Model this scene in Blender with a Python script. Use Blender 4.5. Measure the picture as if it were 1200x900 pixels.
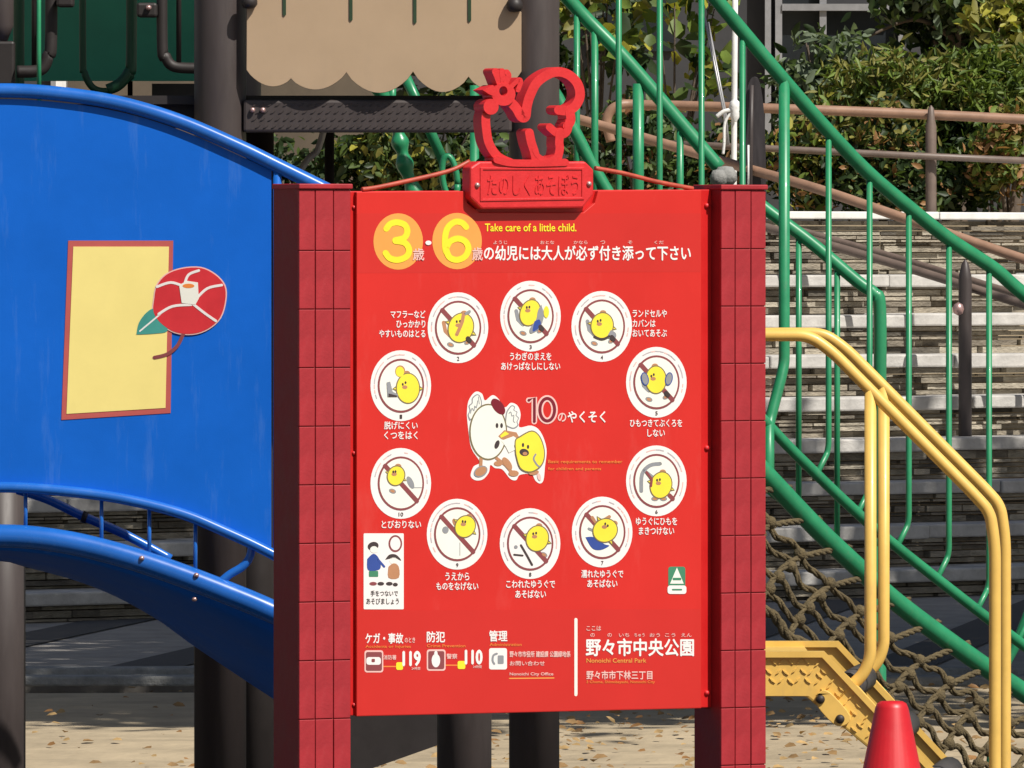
import bpy, bmesh, math, random
import numpy as np
from mathutils import Vector, Matrix, Quaternion
from mathutils.geometry import tessellate_polygon

random.seed(7); rng = np.random.default_rng(7)
for o in list(bpy.data.objects): bpy.data.objects.remove(o)
scn = bpy.context.scene
C = scn.collection
R = math.radians

# ------------------------------------------------------------------ camera, sky, sun, exposure
F = 12000.0            # focal length in pixels of the 1200 px wide photograph
CAMH = 1.5; HOR = 300.0
cam = bpy.data.cameras.new('camera'); camo = bpy.data.objects.new('camera', cam); C.objects.link(camo)
camo.location = (0, 0, CAMH); camo.rotation_euler = (R(90), 0, 0)
cam.sensor_width = 36; cam.lens = 36*F/1200; cam.shift_y = -(450-HOR)/1200
cam.clip_start = 0.5; cam.clip_end = 2000
scn.camera = camo

SUN_AZ, SUN_EL = 44.0, 50.0      # degrees to the right of straight-behind-the-camera, elevation
world = bpy.data.worlds.new('World'); scn.world = world; world.use_nodes = True
nt = world.node_tree
bg = nt.nodes['Background']; sky = nt.nodes.new('ShaderNodeTexSky'); sky.sky_type = 'NISHITA'
sky.sun_disc = False; sky.sun_elevation = R(SUN_EL); sky.sun_rotation = R(180-SUN_AZ); sky.dust_density = 2.0; sky.ozone_density = .6
nt.links.new(sky.outputs[0], bg.inputs[0]); bg.inputs[1].default_value = 0.05
sl = bpy.data.lights.new('sun', 'SUN'); so = bpy.data.objects.new('sun', sl); C.objects.link(so)
sl.energy = 4.6; sl.angle = R(0.5); sl.color = (1.0, 0.95, 0.87)
tosun = Vector((math.sin(R(SUN_AZ))*math.cos(R(SUN_EL)), -math.cos(R(SUN_AZ))*math.cos(R(SUN_EL)), math.sin(R(SUN_EL))))
so.rotation_euler = tosun.to_track_quat('Z', 'Y').to_euler(); so.location = (10, -10, 20)
vs = scn.view_settings; vs.view_transform = 'Standard'; vs.look = 'None'; vs.gamma = 1; vs.exposure = 0.24
vs.use_curve_mapping = False
scn.render.resolution_x = 1024; scn.render.resolution_y = 768

# ------------------------------------------------------------------ helpers
def P(px, py, Y):                       # pixel + distance from what it touches -> point
    return Vector(((px-600)/F*Y, Y, CAMH-(py-HOR)/F*Y))
def lin(r, g, b):
    f = lambda c: (c/255/12.92) if c/255 <= .04045 else ((c/255+.055)/1.055)**2.4
    return (f(r), f(g), f(b))

MATS = {}
def mat(name, col, rough=.55, metal=0, var=.12, scale=14, bump=.0, bscale=60, spec=.5, coat=0, vscale=None, sub=None, wear=0, wcol=None, wscale=(30, 30, 3)):
    m = bpy.data.materials.new(name); m.use_nodes = True; n = m.node_tree.nodes; l = m.node_tree.links
    b = n['Principled BSDF']
    b.inputs['Roughness'].default_value = rough; b.inputs['Metallic'].default_value = metal
    b.inputs['Specular IOR Level'].default_value = spec; b.inputs['Coat Weight'].default_value = coat
    tc = n.new('ShaderNodeTexCoord')
    nz = n.new('ShaderNodeTexNoise'); nz.inputs['Scale'].default_value = scale; nz.inputs['Detail'].default_value = 6
    nz.inputs['Roughness'].default_value = .65
    src = tc.outputs['Object']
    if vscale:
        mp = n.new('ShaderNodeMapping'); mp.inputs['Scale'].default_value = vscale; l.new(src, mp.inputs[0]); src = mp.outputs[0]
    l.new(src, nz.inputs['Vector'])
    cr = n.new('ShaderNodeValToRGB')
    cr.color_ramp.elements[0].position = .3; cr.color_ramp.elements[1].position = .7
    lo = [max(0, c*(1-var)) for c in col]; hi = [min(1, c*(1+var)) for c in col]
    if sub: hi = sub
    cr.color_ramp.elements[0].color = (*lo, 1); cr.color_ramp.elements[1].color = (*hi, 1)
    l.new(nz.outputs['Fac'], cr.inputs[0]); cout = cr.outputs[0]
    if wear:       # streaks, scuffs and chips with a shape of their own
        mp2 = n.new('ShaderNodeMapping'); mp2.inputs['Scale'].default_value = wscale; l.new(tc.outputs['Object'], mp2.inputs[0])
        n3 = n.new('ShaderNodeTexNoise'); n3.inputs['Scale'].default_value = 1; n3.inputs['Detail'].default_value = 8; n3.inputs['Roughness'].default_value = .7
        l.new(mp2.outputs[0], n3.inputs['Vector'])
        mr = n.new('ShaderNodeMapRange'); mr.inputs[1].default_value = .56; mr.inputs[2].default_value = .72; mr.inputs[4].default_value = wear
        l.new(n3.outputs['Fac'], mr.inputs[0])
        mx = n.new('ShaderNodeMixRGB'); mx.inputs[2].default_value = (*(wcol or (.5, .48, .45)), 1)
        l.new(mr.outputs[0], mx.inputs[0]); l.new(cout, mx.inputs[1]); cout = mx.outputs[0]
    l.new(cout, b.inputs['Base Color'])
    rr = n.new('ShaderNodeMapRange'); rr.inputs[3].default_value = max(.05, rough-.12); rr.inputs[4].default_value = min(1, rough+.12)
    l.new(nz.outputs['Fac'], rr.inputs[0]); l.new(rr.outputs[0], b.inputs['Roughness'])
    if bump:
        n2 = n.new('ShaderNodeTexNoise'); n2.inputs['Scale'].default_value = bscale; n2.inputs['Detail'].default_value = 5
        l.new(src, n2.inputs['Vector'])
        bp = n.new('ShaderNodeBump'); bp.inputs['Strength'].default_value = bump; bp.inputs['Distance'].default_value = .01
        l.new(n2.outputs['Fac'], bp.inputs['Height']); l.new(bp.outputs[0], b.inputs['Normal'])
    MATS[name] = m
    return m
def leafmat(name, col, var=.35):
    m = mat(name, col, rough=.5, var=var, scale=9, spec=.35)
    n = m.node_tree.nodes; l = m.node_tree.links; b = n['Principled BSDF']
    tr = n.new('ShaderNodeBsdfTranslucent'); tr.inputs[0].default_value = (col[0]*1.3, col[1]*1.4, col[2]*.8, 1)
    mx = n.new('ShaderNodeMixShader'); mx.inputs[0].default_value = .28
    l.new(b.outputs[0], mx.inputs[1]); l.new(tr.outputs[0], mx.inputs[2])
    l.new(mx.outputs[0], n['Material Output'].inputs[0])
    return m

M = MATS
mat('board_band_red', (.565, .0235, .0195), .34, var=.05, scale=3, spec=.45)
mat('board_red', (.60, .024, .019), .40, var=.06, scale=3, spec=.35, wear=.10, wcol=(.75, .25, .22), wscale=(9, 9, 2.5))
mat('frame_red', (.56, .010, .010), .42, var=.06)
mat('tile_red', (.34, .014, .022), .58, var=.18, scale=16, bump=.05, bscale=160, wear=.28, wcol=(.40, .07, .075), wscale=(40, 40, 10))
mat('post_red', (.22, .008, .012), .6, var=.12, bump=.1)
mat('cast_red', (.62, .022, .026), .45, var=.10, scale=30, bump=.08, bscale=200)
mat('strap_red', (.42, .07, .04), .5, var=.3, scale=40)
mat('screw', (.55, .35, .33), .35, metal=.6)
mat('print_white', (.82, .79, .77), .45, var=.03)
mat('print_cream', (.82, .82, .74), .45, var=.03)
mat('print_pink', (.80, .50, .46), .45, var=.03)
mat('print_orange', (.80, .24, .045), .45, var=.04)
mat('print_amber', (.80, .33, .07), .45, var=.04)
mat('print_yellow', (.86, .72, .03), .45, var=.03)
mat('chick_yellow', (.88, .72, .05), .45, var=.05)
mat('print_brown', (.24, .055, .06), .5, var=.05)
mat('print_grey', (.26, .27, .29), .5, var=.1)
mat('print_olive', (.19, .15, .07), .5, var=.1)
mat('print_pale', (.48, .44, .46), .5, var=.1)
mat('print_dark', (.05, .035, .035), .5, var=.1)
mat('print_blue', (.03, .07, .30), .5, var=.1)
mat('print_green', (.05, .22, .12), .5, var=.1)
mat('print_maroon', (.18, .006, .02), .5, var=.1)
mat('print_tan', (.46, .22, .11), .5, var=.1)
mat('print_teal', (.05, .30, .26), .5, var=.1)
mat('print_flower', (.62, .025, .035), .5, var=.1)
mat('sticker_yellow', (.90, .76, .26), .5, var=.03)
mat('sticker_border', (.50, .10, .09), .5, var=.08)
mat('blue_plastic', (.003, .125, .60), .52, var=.08, scale=5, bump=.03, bscale=300, spec=.22, wear=.13, wcol=(.25, .42, .70), wscale=(26, 26, 3.2))
mat('blue_steel', (.012, .125, .50), .28, var=.08, coat=.25, wear=.22, wcol=(.12, .25, .5), wscale=(30, 30, 30))
mat('green_steel', (.022, .24, .105), .38, var=.16, scale=14, coat=.1, wear=.45, wcol=(.10, .22, .13), wscale=(45, 45, 22))
mat('green_panel', (.028, .26, .15), .45, var=.12, scale=6)
mat('green_dark', (.008, .07, .03), .45, var=.12)
mat('yellow_steel', (.76, .48, .115), .38, var=.09, scale=14, coat=.1, wear=.35, wcol=(.55, .36, .14), wscale=(40, 40, 20))
mat('brown_post', (.056, .044, .042), .5, var=.12, scale=10, vscale=(6, 6, 1))
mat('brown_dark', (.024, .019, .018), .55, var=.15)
mat('beige_plastic', (.44, .315, .20), .5, var=.05, scale=6, wear=.25, wcol=(.36, .27, .18), wscale=(14, 14, 4))
mat('slit_green', (.02, .05, .02), .6)
mat('rubber', (.06, .055, .055), .6, var=.2)
mat('rope', (.105, .078, .036), .9, var=.4, scale=60, bump=.6, bscale=220)
mat('cone_red', (.56, .013, .020), .42, var=.1, scale=10, wear=.35, wcol=(.40, .06, .06), wscale=(30, 30, 12))
mat('rail_brown', (.30, .175, .115), .5, var=.18, scale=12)
mat('rail_post', (.15, .11, .09), .5, var=.2)
mat('slab', (.50, .48, .45), .85, var=.28, scale=5, bump=.4, bscale=40, wear=.35, wcol=(.22, .20, .17), wscale=(3, 3, 9))
mat('white_plaster', (.7, .69, .66), .8)
mat('white_paint', (.8, .8, .78), .5)
mat('cloth_white', (.72, .72, .70), .9, bump=.3)
mat('dark_sheet', (.035, .030, .033), .5, var=.3, scale=8, vscale=(8, 8, 1))
mat('leaf_litter_a', (.22, .13, .05), .8, var=.5)
mat('leaf_litter_b', (.34, .22, .09), .8, var=.5)
mat('bark', (.10, .075, .055), .9, var=.4, scale=8, bump=.8, bscale=30)
mat('wall_dark', (.040, .040, .043), .8, var=.3, scale=2)
mat('wall_brown_shade', (.10, .078, .055), .8, var=.3, scale=2)
mat('window_frame', (.33, .33, .34), .4, metal=.3)
mat('glass', (.022, .026, .03), .08, var=.3, scale=1.2)
mat('stone_grey', (.24, .24, .23), .85, var=.3, scale=12, bump=.6)
mat('pave_light', (.30, .275, .245), .85, var=.25, scale=5, bump=.4, bscale=40)
mat('pave_dark', (.055, .052, .05), .85, var=.25, scale=6, bump=.4, bscale=40)
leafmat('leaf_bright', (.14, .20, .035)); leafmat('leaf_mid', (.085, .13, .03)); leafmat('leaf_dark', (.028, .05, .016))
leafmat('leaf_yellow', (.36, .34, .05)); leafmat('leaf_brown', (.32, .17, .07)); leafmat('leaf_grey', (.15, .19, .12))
leafmat('leaf_olive', (.20, .19, .045)); leafmat('leaf_rust', (.22, .10, .05))

def stone_mat():
    ms = []
    for i, c in enumerate([(.27, .235, .18), (.18, .155, .12), (.36, .32, .25), (.10, .088, .07)]):
        ms.append(mat('ledge_stone_%d' % i, c, .9, var=.4, scale=11, bump=.9, bscale=45, vscale=(1, 1, 3)))
    return ms
STONE = stone_mat()

def sandmat():
    m = mat('sand', (.38, .305, .20), .95, var=.25, scale=3, bump=.9, bscale=14)
    return m
sandmat()

class MB:
    def __init__(s): s.v = []; s.f = []; s.m = []; s.sm = []
    def add(s, vs, fs, mi=0, smooth=False):
        o = len(s.v); s.v += [tuple(v) for v in vs]
        for f in fs: s.f.append(tuple(i+o for i in f)); s.m.append(mi); s.sm.append(smooth)
    def box(s, c, d, mi=0, rot=None):
        x, y, z = d[0]/2, d[1]/2, d[2]/2
        vs = [Vector((a*x, b*y, e*z)) for a in (-1, 1) for b in (-1, 1) for e in (-1, 1)]
        if rot is not None: vs = [rot @ v for v in vs]
        vs = [v+Vector(c) for v in vs]
        s.add(vs, [(0,1,3,2),(4,6,7,5),(0,4,5,1),(2,3,7,6),(0,2,6,4),(1,5,7,3)], mi)
    def tube(s, pts, r, n=10, mi=0, caps=True, rf=None):
        pts = [Vector(p) for p in pts]
        if len(pts) < 2: return
        T = []
        for i in range(len(pts)):
            a = pts[max(0, i-1)]; b = pts[min(len(pts)-1, i+1)]
            T.append((b-a).normalized())
        up = Vector((0, 1, 0)) if abs(T[0].y) < .9 else Vector((1, 0, 0))
        N = (up - T[0]*up.dot(T[0])).normalized()
        vs = []
        for i, p in enumerate(pts):
            if i: 
                q = T[i-1].rotation_difference(T[i]); N = q @ N
                N = (N - T[i]*N.dot(T[i])).normalized()
            B = T[i].cross(N)
            ri = r if rf is None else r*rf(i/(len(pts)-1), i)
            for k in range(n):
                a = 2*math.pi*k/n
                rr = ri if not callable(ri) else ri(a)
                vs.append(p + N*math.cos(a)*rr + B*math.sin(a)*rr)
        fs = []
        for i in range(len(pts)-1):
            for k in range(n):
                a = i*n+k; b = i*n+(k+1) % n
                fs.append((a, b, b+n, a+n))
        s.add(vs, fs, mi, True)
        if caps:
            o = len(s.v)-len(vs)
            s.f.append(tuple(o+k for k in range(n))[::-1]); s.m.append(mi); s.sm.append(False)
            e = o+(len(pts)-1)*n
            s.f.append(tuple(e+k for k in range(n))); s.m.append(mi); s.sm.append(False)
    def lathe(s, prof, c, n=20, mi=0):
        vs = []; fs = []
        for (r, z) in prof:
            for k in range(n):
                a = 2*math.pi*k/n; vs.append((c[0]+r*math.cos(a), c[1]+r*math.sin(a), c[2]+z))
        for i in range(len(prof)-1):
            for k in range(n):
                a = i*n+k; b = i*n+(k+1) % n; fs.append((a, b, b+n, a+n))
        s.add(vs, fs, mi, True)
        s.add([vs[k] for k in range(n)], [tuple(range(n))[::-1]], mi); s.add([vs[(len(prof)-1)*n+k] for k in range(n)], [tuple(range(n))], mi)
    def prism(s, poly, mapf, w0, w1, mi=0):
        """poly: 2D outline; mapf(a,b,w)->3D ; closed solid between w0 (back) and w1 (front)"""
        n = len(poly)
        A = [mapf(a, b, w0) for a, b in poly]; B = [mapf(a, b, w1) for a, b in poly]
        tri = tessellate_polygon([[Vector((a, b, 0)) for a, b in poly]])
        fs = [tuple(i+n for i in t) for t in tri] + [tuple(t)[::-1] for t in tri]
        fs += [(i, (i+1) % n, (i+1) % n+n, i+n) for i in range(n)]
        s.add(A+B, fs, mi)
    def sheet(s, poly, mapf, w, mi=0):
        tri = tessellate_polygon([[Vector((a, b, 0)) for a, b in poly]])
        s.add([mapf(a, b, w) for a, b in poly], [tuple(t) for t in tri], mi)
    def ring(s, outer, inner, mapf, w0, w1, mi=0):
        n = len(outer)
        vs = [mapf(a, b, w0) for a, b in outer]+[mapf(a, b, w0) for a, b in inner]+[mapf(a, b, w1) for a, b in outer]+[mapf(a, b, w1) for a, b in inner]
        fs = []
        for i in range(n):
            j = (i+1) % n
            fs += [(2*n+i, 2*n+j, 3*n+j, 3*n+i), (i, n+i, n+j, j), (i, j, 2*n+j, 2*n+i), (n+i, 3*n+i, 3*n+j, n+j)]
        s.add(vs, fs, mi)
    def strip(s, path, w, mapf, w0, w1, mi=0, flat=False):
        n = len(path); L = []; Q = []
        for i, (x, y) in enumerate(path):
            a = path[max(0, i-1)]; b = path[min(n-1, i+1)]
            dx, dy = b[0]-a[0], b[1]-a[1]; l = math.hypot(dx, dy) or 1
            L.append((x-dy/l*w/2, y+dx/l*w/2)); Q.append((x+dy/l*w/2, y-dx/l*w/2))
        A = [mapf(a, b, w1) for a, b in L]+[mapf(a, b, w1) for a, b in Q]
        fs = [(i, i+1, n+i+1, n+i) for i in range(n-1)]
        if not flat:
            A += [mapf(a, b, w0) for a, b in L]+[mapf(a, b, w0) for a, b in Q]
            fs += [(2*n+i, 3*n+i, 3*n+i+1, 2*n+i+1) for i in range(n-1)]+[(i, 2*n+i, 2*n+i+1, i+1) for i in range(n-1)]+[(n+i, n+i+1, 3*n+i+1, 3*n+i) for i in range(n-1)]
            fs += [(0, n, 3*n, 2*n), (n-1, 3*n-1, 4*n-1, 2*n-1)]
        s.add(A, fs, mi)
        for k, e in enumerate((path[0], path[-1])):
            d = ell(e[0], e[1], w/2, w/2, 14); q = w1-(.00012*(k+1))
            s.sheet(d, mapf, q, mi) if flat else s.prism(d, mapf, w0, q, mi)
    def build(s, name, mats, parent=None, recalc=True, bevel=0):
        me = bpy.data.meshes.new(name); me.from_pydata(s.v, [], s.f)
        for m in (mats if isinstance(mats, (list, tuple)) else [mats]):
            me.materials.append(MATS[m] if isinstance(m, str) else m)
        me.polygons.foreach_set('material_index', s.m); me.polygons.foreach_set('use_smooth', s.sm)
        if recalc:
            bm = bmesh.new(); bm.from_mesh(me)
            bmesh.ops.recalc_face_normals(bm, faces=bm.faces); bm.to_mesh(me); bm.free()
        o = bpy.data.objects.new(name, me); C.objects.link(o)
        if parent: o.parent = parent
        if bevel:
            b = o.modifiers.new('bevel', 'BEVEL'); b.width = bevel; b.segments = 2; b.limit_method = 'ANGLE'
        return o
def thing(name, label, cat, loc=(0,0,0), rz=0, group=None):
    o = bpy.data.objects.new(name, None); C.objects.link(o); o.location = loc; o.rotation_euler = (0,0,rz); o.empty_display_size = .1
    o['label'] = label; o['category'] = cat
    if group: o['group'] = group
    return o
def tag(o, label, cat, group=None):
    o['label'] = label; o['category'] = cat
    if group: o['group'] = group
    return o
def inst(o, parent=None, **kw):
    c = o.copy(); C.objects.link(c); c.parent = parent if parent else o.parent
    for k, v in kw.items(): setattr(c, k, v)
    return c
def smooth(pts, n=8):
    pts = [Vector(p) for p in pts]; out = []
    for i in range(len(pts)-1):
        p0 = pts[max(0, i-1)]; p1 = pts[i]; p2 = pts[i+1]; p3 = pts[min(len(pts)-1, i+2)]
        for k in range(n):
            t = k/n
            out.append(.5*((2*p1)+(p2-p0)*t+(2*p0-5*p1+4*p2-p3)*t*t+(3*p1-p0-3*p2+p3)*t**3))
    out.append(pts[-1]); return out
def fillet(pts, r, n=6):
    pts = [Vector(p) for p in pts]; out = [pts[0]]
    for i in range(1, len(pts)-1):
        a, b, c = pts[i-1], pts[i], pts[i+1]
        d1 = (a-b); d2 = (c-b); q = min(r, d1.length*.45, d2.length*.45)
        s, e = b+d1.normalized()*q, b+d2.normalized()*q
        for k in range(n+1):
            t = k/n; out.append(s*(1-t)**2+b*2*t*(1-t)+e*t*t)
    out.append(pts[-1]); return out
def ell(cx, cy, rx, ry, n=28, rot=0, a0=0, a1=2*math.pi):
    out = []; full = abs(a1-a0) > 6.28
    for k in range(n if full else n+1):
        a = a0+(a1-a0)*k/n; x = rx*math.cos(a); y = ry*math.sin(a)
        out.append((cx+x*math.cos(rot)-y*math.sin(rot), cy+x*math.sin(rot)+y*math.cos(rot)))
    return out
def stroke(path, w):
    """2D polyline -> outline polygon of width w with rounded ends"""
    L = []; Rr = []; n = len(path)
    for i, (x, y) in enumerate(path):
        a = path[max(0, i-1)]; b = path[min(n-1, i+1)]
        dx, dy = b[0]-a[0], b[1]-a[1]; l = math.hypot(dx, dy) or 1
        nx, ny = -dy/l*w/2, dx/l*w/2
        L.append((x+nx, y+ny)); Rr.append((x-nx, y-ny))
    def cap(p, q, ang0):
        return [(p[0]+w/2*math.cos(ang0+math.pi*k/5), p[1]+w/2*math.sin(ang0+math.pi*k/5)) for k in range(1, 5)]
    a = math.atan2(path[-1][1]-path[-2][1], path[-1][0]-path[-2][0])
    e = [(path[-1][0]+w/2*math.cos(a+math.pi/2-math.pi*k/5), path[-1][1]+w/2*math.sin(a+math.pi/2-math.pi*k/5)) for k in range(1, 5)]
    a = math.atan2(path[0][1]-path[1][1], path[0][0]-path[1][0])
    b = [(path[0][0]+w/2*math.cos(a+math.pi/2-math.pi*k/5), path[0][1]+w/2*math.sin(a+math.pi/2-math.pi*k/5)) for k in range(1, 5)]
    return L+e+Rr[::-1]+b
def sm2(path, n=6):
    return [(v.x, v.y) for v in smooth([(a, b, 0) for a, b in path], n)]
def rrect(x0, y0, x1, y1, r, n=4):
    out = []
    for cx, cy, a in ((x1-r, y1-r, 0), (x0+r, y1-r, 90), (x0+r, y0+r, 180), (x1-r, y0+r, 270)):
        for k in range(n+1):
            t = R(a+90*k/n); out.append((cx+r*math.cos(t), cy+r*math.sin(t)))
    return out

# leaf clouds: many folded leaf-sized faces
def leaf_mesh(name, pts, size, mats, parent=None, weights=None, aspect=.5, up=.5, jit=.4, flat=1.0):
    pts = np.asarray(pts, float); n = len(pts)
    a = rng.normal(size=(n, 3)); a[:, 2] *= flat; a /= np.linalg.norm(a, axis=1)[:, None]
    nr = rng.normal(size=(n, 3)); nr[:, 2] += up*2; nr[:, 1] -= up; nr -= a*(nr*a).sum(1)[:, None]; nr /= np.linalg.norm(nr, axis=1)[:, None]
    b = np.cross(nr, a)
    s = size*(1+jit*rng.uniform(-1, 1, n))[:, None]; w = s*aspect
    base = pts-a*s*.5
    V = np.stack([base, base+a*s*.35+b*w*.5+nr*s*.07, base+a*s*.75+b*w*.35+nr*s*.04, base+a*s-nr*s*.08,
                  base+a*s*.75-b*w*.35+nr*s*.04, base+a*s*.35-b*w*.5+nr*s*.07, base+a*s*.5-nr*s*.03], 1).reshape(-1, 3)
    tmpl = np.array([[0,6,1],[1,6,2],[2,6,3],[3,6,4],[4,6,5],[5,6,0]])
    Fc = (np.arange(n)[:, None, None]*7+tmpl[None]).reshape(-1, 3)
    me = bpy.data.meshes.new(name)
    me.vertices.add(len(V)); me.vertices.foreach_set('co', V.ravel().astype(np.float32))
    me.loops.add(len(Fc)*3); me.loops.foreach_set('vertex_index', Fc.ravel().astype(np.int32))
    me.polygons.add(len(Fc)); me.polygons.foreach_set('loop_start', np.arange(0, len(Fc)*3, 3, dtype=np.int32))
    for m in mats: me.materials.append(MATS[m])
    mi = rng.choice(len(mats), n, p=weights); me.polygons.foreach_set('material_index', np.repeat(mi, 6).astype(np.int32))
    me.update(); me.validate()
    o = bpy.data.objects.new(name, me); C.objects.link(o)
    if parent: o.parent = parent
    return o
def clumps(c, rad, nc, per, spread, shell=.55):
    out = []
    for _ in range(nc):
        d = rng.normal(size=3); d /= np.linalg.norm(d); q = (shell+(1-shell)*rng.random())
        cc = np.array(c)+d*np.array(rad)*q
        out.append(cc+rng.normal(size=(per, 3))*spread)
    return np.concatenate(out)

# ------------------------------------------------------------------ setting: ground, paving, stone steps, terrace
g = MB(); nx, ny = 40, 110
xs = np.linspace(-30, 30, nx); ys = np.concatenate([np.linspace(-20, 26, 20), np.linspace(26.3, 36, 80), [60]])
vs_ = []; 
for j, y in enumerate(ys):
    for i, x in enumerate(xs):
        z = (.012*math.sin(x*3.1+y*2.3)+.010*math.sin(y*5.7+x*1.3)+random.uniform(-.008, .008)) if 26.3 <= y < 35.5 else -.0
        if y >= 35.4: z = -.05
        vs_.append((x, y, z))
g.add(vs_, [(j*nx+i, j*nx+i+1, (j+1)*nx+i+1, (j+1)*nx+i) for j in range(len(ys)-1) for i in range(nx-1)], 0, True)
# far skirt so that the sheet reaches the horizon
g.add([(-900,-300,-.30),(900,-300,-.30),(900,1500,-.30),(-900,1500,-.30)], [(0,1,2,3)])
go = g.build('ground', 'sand', recalc=False); go['kind'] = 'structure'

mat('bounce_mat_dark', (.055, .05, .045), .9, var=.4, scale=30, bump=.5, bscale=120)
b = MB(); b.box((0, 20.2, .012), (9, 17.0, .05)); sf = b.build('bounce_mat', 'bounce_mat_dark'); sf['kind'] = 'structure'  # unseen dark mat, added to cut light bouncing up under the play equipment
# plaza paving in front of the steps, with dark bands and low kerb lines
p = MB(); p.box((0, 41.5, -.03), (40, 11.2, .1)); pv = p.build('paving', 'pave_light'); pv['kind'] = 'structure'
def band(x0, y0, x1, y1, w, m='pave_dark'):
    b = MB(); d = Vector((x1-x0, y1-y0, 0)); n = Vector((-d.y, d.x, 0)).normalized()*w/2
    A, B = Vector((x0, y0, .025)), Vector((x1, y1, .025))
    b.add([A-n, B-n, B+n, A+n], [(0,1,2,3)]); o = b.build('paving_band', m, pv); return o
for xb0 in (-5.0, -4.1, -3.2, -2.3, -1.4, -.5, .4, 1.3, 2.2): band(xb0, 36.2, xb0+1.3, 46, .26)
for yy, hh in ((35.75, .035), (36.15, .05)):
    b = MB()
    for i in range(20):
        b.box((-12+i*1.2+random.uniform(-.01,.01), yy+random.uniform(-.015,.015), hh/2), (1.18, .16, hh))
    o = b.build('edging_kerb', 'stone_grey', pv, bevel=.008)

# stone steps (local x along the steps, y uphill)
ST = R(40); SO = Vector((-1.75, 41.4, 0))
steps = thing('stone_steps', 'broad grey stone steps faced with rough layered stone behind the playground', 'steps', SO, ST)
x0, x1 = -2.2, 7.6
NS = 8; run = .30; rise = .182; z1 = .142
def ledge(bm, y, zlo, zhi, th=.09):
    z = zlo
    while z < zhi-.006:
        h = min(random.uniform(.013, .034), zhi-z)
        if zhi-z-h < .012: h = zhi-z
        x = x0+random.uniform(-.2, 0)
        while x < x1:
            l = random.choice([.12, .2, .3, .42])*random.uniform(.7, 1.3)
            pr = random.uniform(-.03, .024)
            bm.box((x+l/2, y+th/2-pr/2, z+h/2), (l-.006, th+pr, h-.005), random.choices([0,1,2,3], [4,3,3,1.5])[0])
            x += l
        z += h
slabmeshes = []
def slab_mesh(l, dpt, th):
    b = MB(); b.box((0,0,0), (l, dpt, th)); return b
for k in range(NS):
    yk = run*k; zt = z1+rise*k; zb = 0 if k == 0 else zt-rise
    b = MB(); ledge(b, yk+.035, zb, zt-.056)
    o = b.build('riser_stones', STONE, steps, recalc=False); o['kind'] = 'stuff'
    x = x0+random.uniform(-.6, 0); proto = None
    while x < x1:
        l = random.uniform(.9, 1.5)
        sb = slab_mesh(l-.008, run+.10, .058+random.uniform(-.004,.006))
        o = sb.build('tread_slab', 'slab', steps, bevel=.008); o.location = (x+l/2, yk+(run+.10)/2+random.uniform(-.012,.012), zt-.029+random.uniform(-.004,.004))
        x += l
b = MB(); b.box(((x0+x1)/2, run*NS/2+.25, -.1+.02), (x1-x0, run*NS, .1)); b.build('core', 'stone_grey', steps)
# terrace wall with coping above the top step
yk = run*NS+.1; zc = 1.70
b = MB(); ledge(b, yk+.03, z1+rise*(NS-1), zc-.035); o = b.build('wall_stones', STONE, steps, recalc=False); o['kind'] = 'stuff'
x = x0
while x < x1:
    l = random.uniform(1.0, 1.6); b = slab_mesh(l-.006, .34, .035)
    o = b.build('coping_slab', 'white_plaster', steps, bevel=.006); o.location = (x+l/2, yk+.16, zc-.012+random.uniform(-.003,.003)); x += l
t = MB(); t.box((SO.x+math.cos(ST)*2.5-math.sin(ST)*7.2, SO.y+math.sin(ST)*2.5+math.cos(ST)*7.2, .83), (26, 8.6, 1.66), 0, Matrix.Rotation(ST, 3, 'Z'))
to = t.build('terrace', 'sand'); to['kind'] = 'structure'
TERR = 1.66

# ------------------------------------------------------------------ building at the back
BY = 56.0
bd = thing('building', 'dark grey building with metal framed windows behind the shrubs', 'building', (0, BY, 0))
def bp(px, py): v = P(px, py, BY); return v.x, v.z
def bbox(name, pxa, pya, pxb, pyb, y0, y1, m, parent=bd):
    xa, za = bp(pxa, pya); xb, zb = bp(pxb, pyb)
    b = MB(); b.box(((xa+xb)/2, (y0+y1)/2, (za+zb)/2), (abs(xb-xa), abs(y1-y0), abs(za-zb))); return b.build(name, m, parent)
b = MB(); b.box((0, .15, 3), (24, .3, 6)); b.build('wall', 'wall_dark', bd)
b = MB(); xa, _ = bp(80, 0); xb, _ = bp(450, 0); b.box(((xa+xb)/2, -.03, 1.6), (xb-xa, .06, 3.2)); b.build('wall_panel', 'wall_brown_shade', bd)  # shade on this stretch of wall is put into its dark base colour
for (a, c) in ((896, 903), (908, 916), (1052, 1059)):
    bbox('mullion', a, -200, c, 170, -.10, -.005, 'window_frame')
w = bbox('window', 916, -200, 960, 92, -.03, -.004, 'glass'); bbox('window', 968, 12, 1050, 92, -.03, -.004, 'glass')
bbox('frame', 960, -200, 968, 92, -.09, -.006, 'window_frame'); bbox('frame', 916, 5, 1051, 13, -.11, -.007, 'window_frame'); bbox('frame', 916, 92, 1051, 99, -.09, -.008, 'window_frame')
w2 = bbox('window', 700, -200, 790, 60, -.03, -.004, 'glass'); bbox('frame', 694, -200, 700, 64, -.08, -.003, 'window_frame')
for (a, c2, e, f) in ((66, 80, 126, 130), (160, 80, 176, 130), (290, 84, 304, 125), (318, 84, 332, 125)): bbox('bright_gap_patch', a, c2, e, f, -.05, -.01, 'white_paint')  # white patches standing in for bright background seen through the gaps
for px in (-40, 60, 150, 230): bbox('frame', px, -300, px+6, 190, -.06, -.002, 'window_frame')

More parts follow.
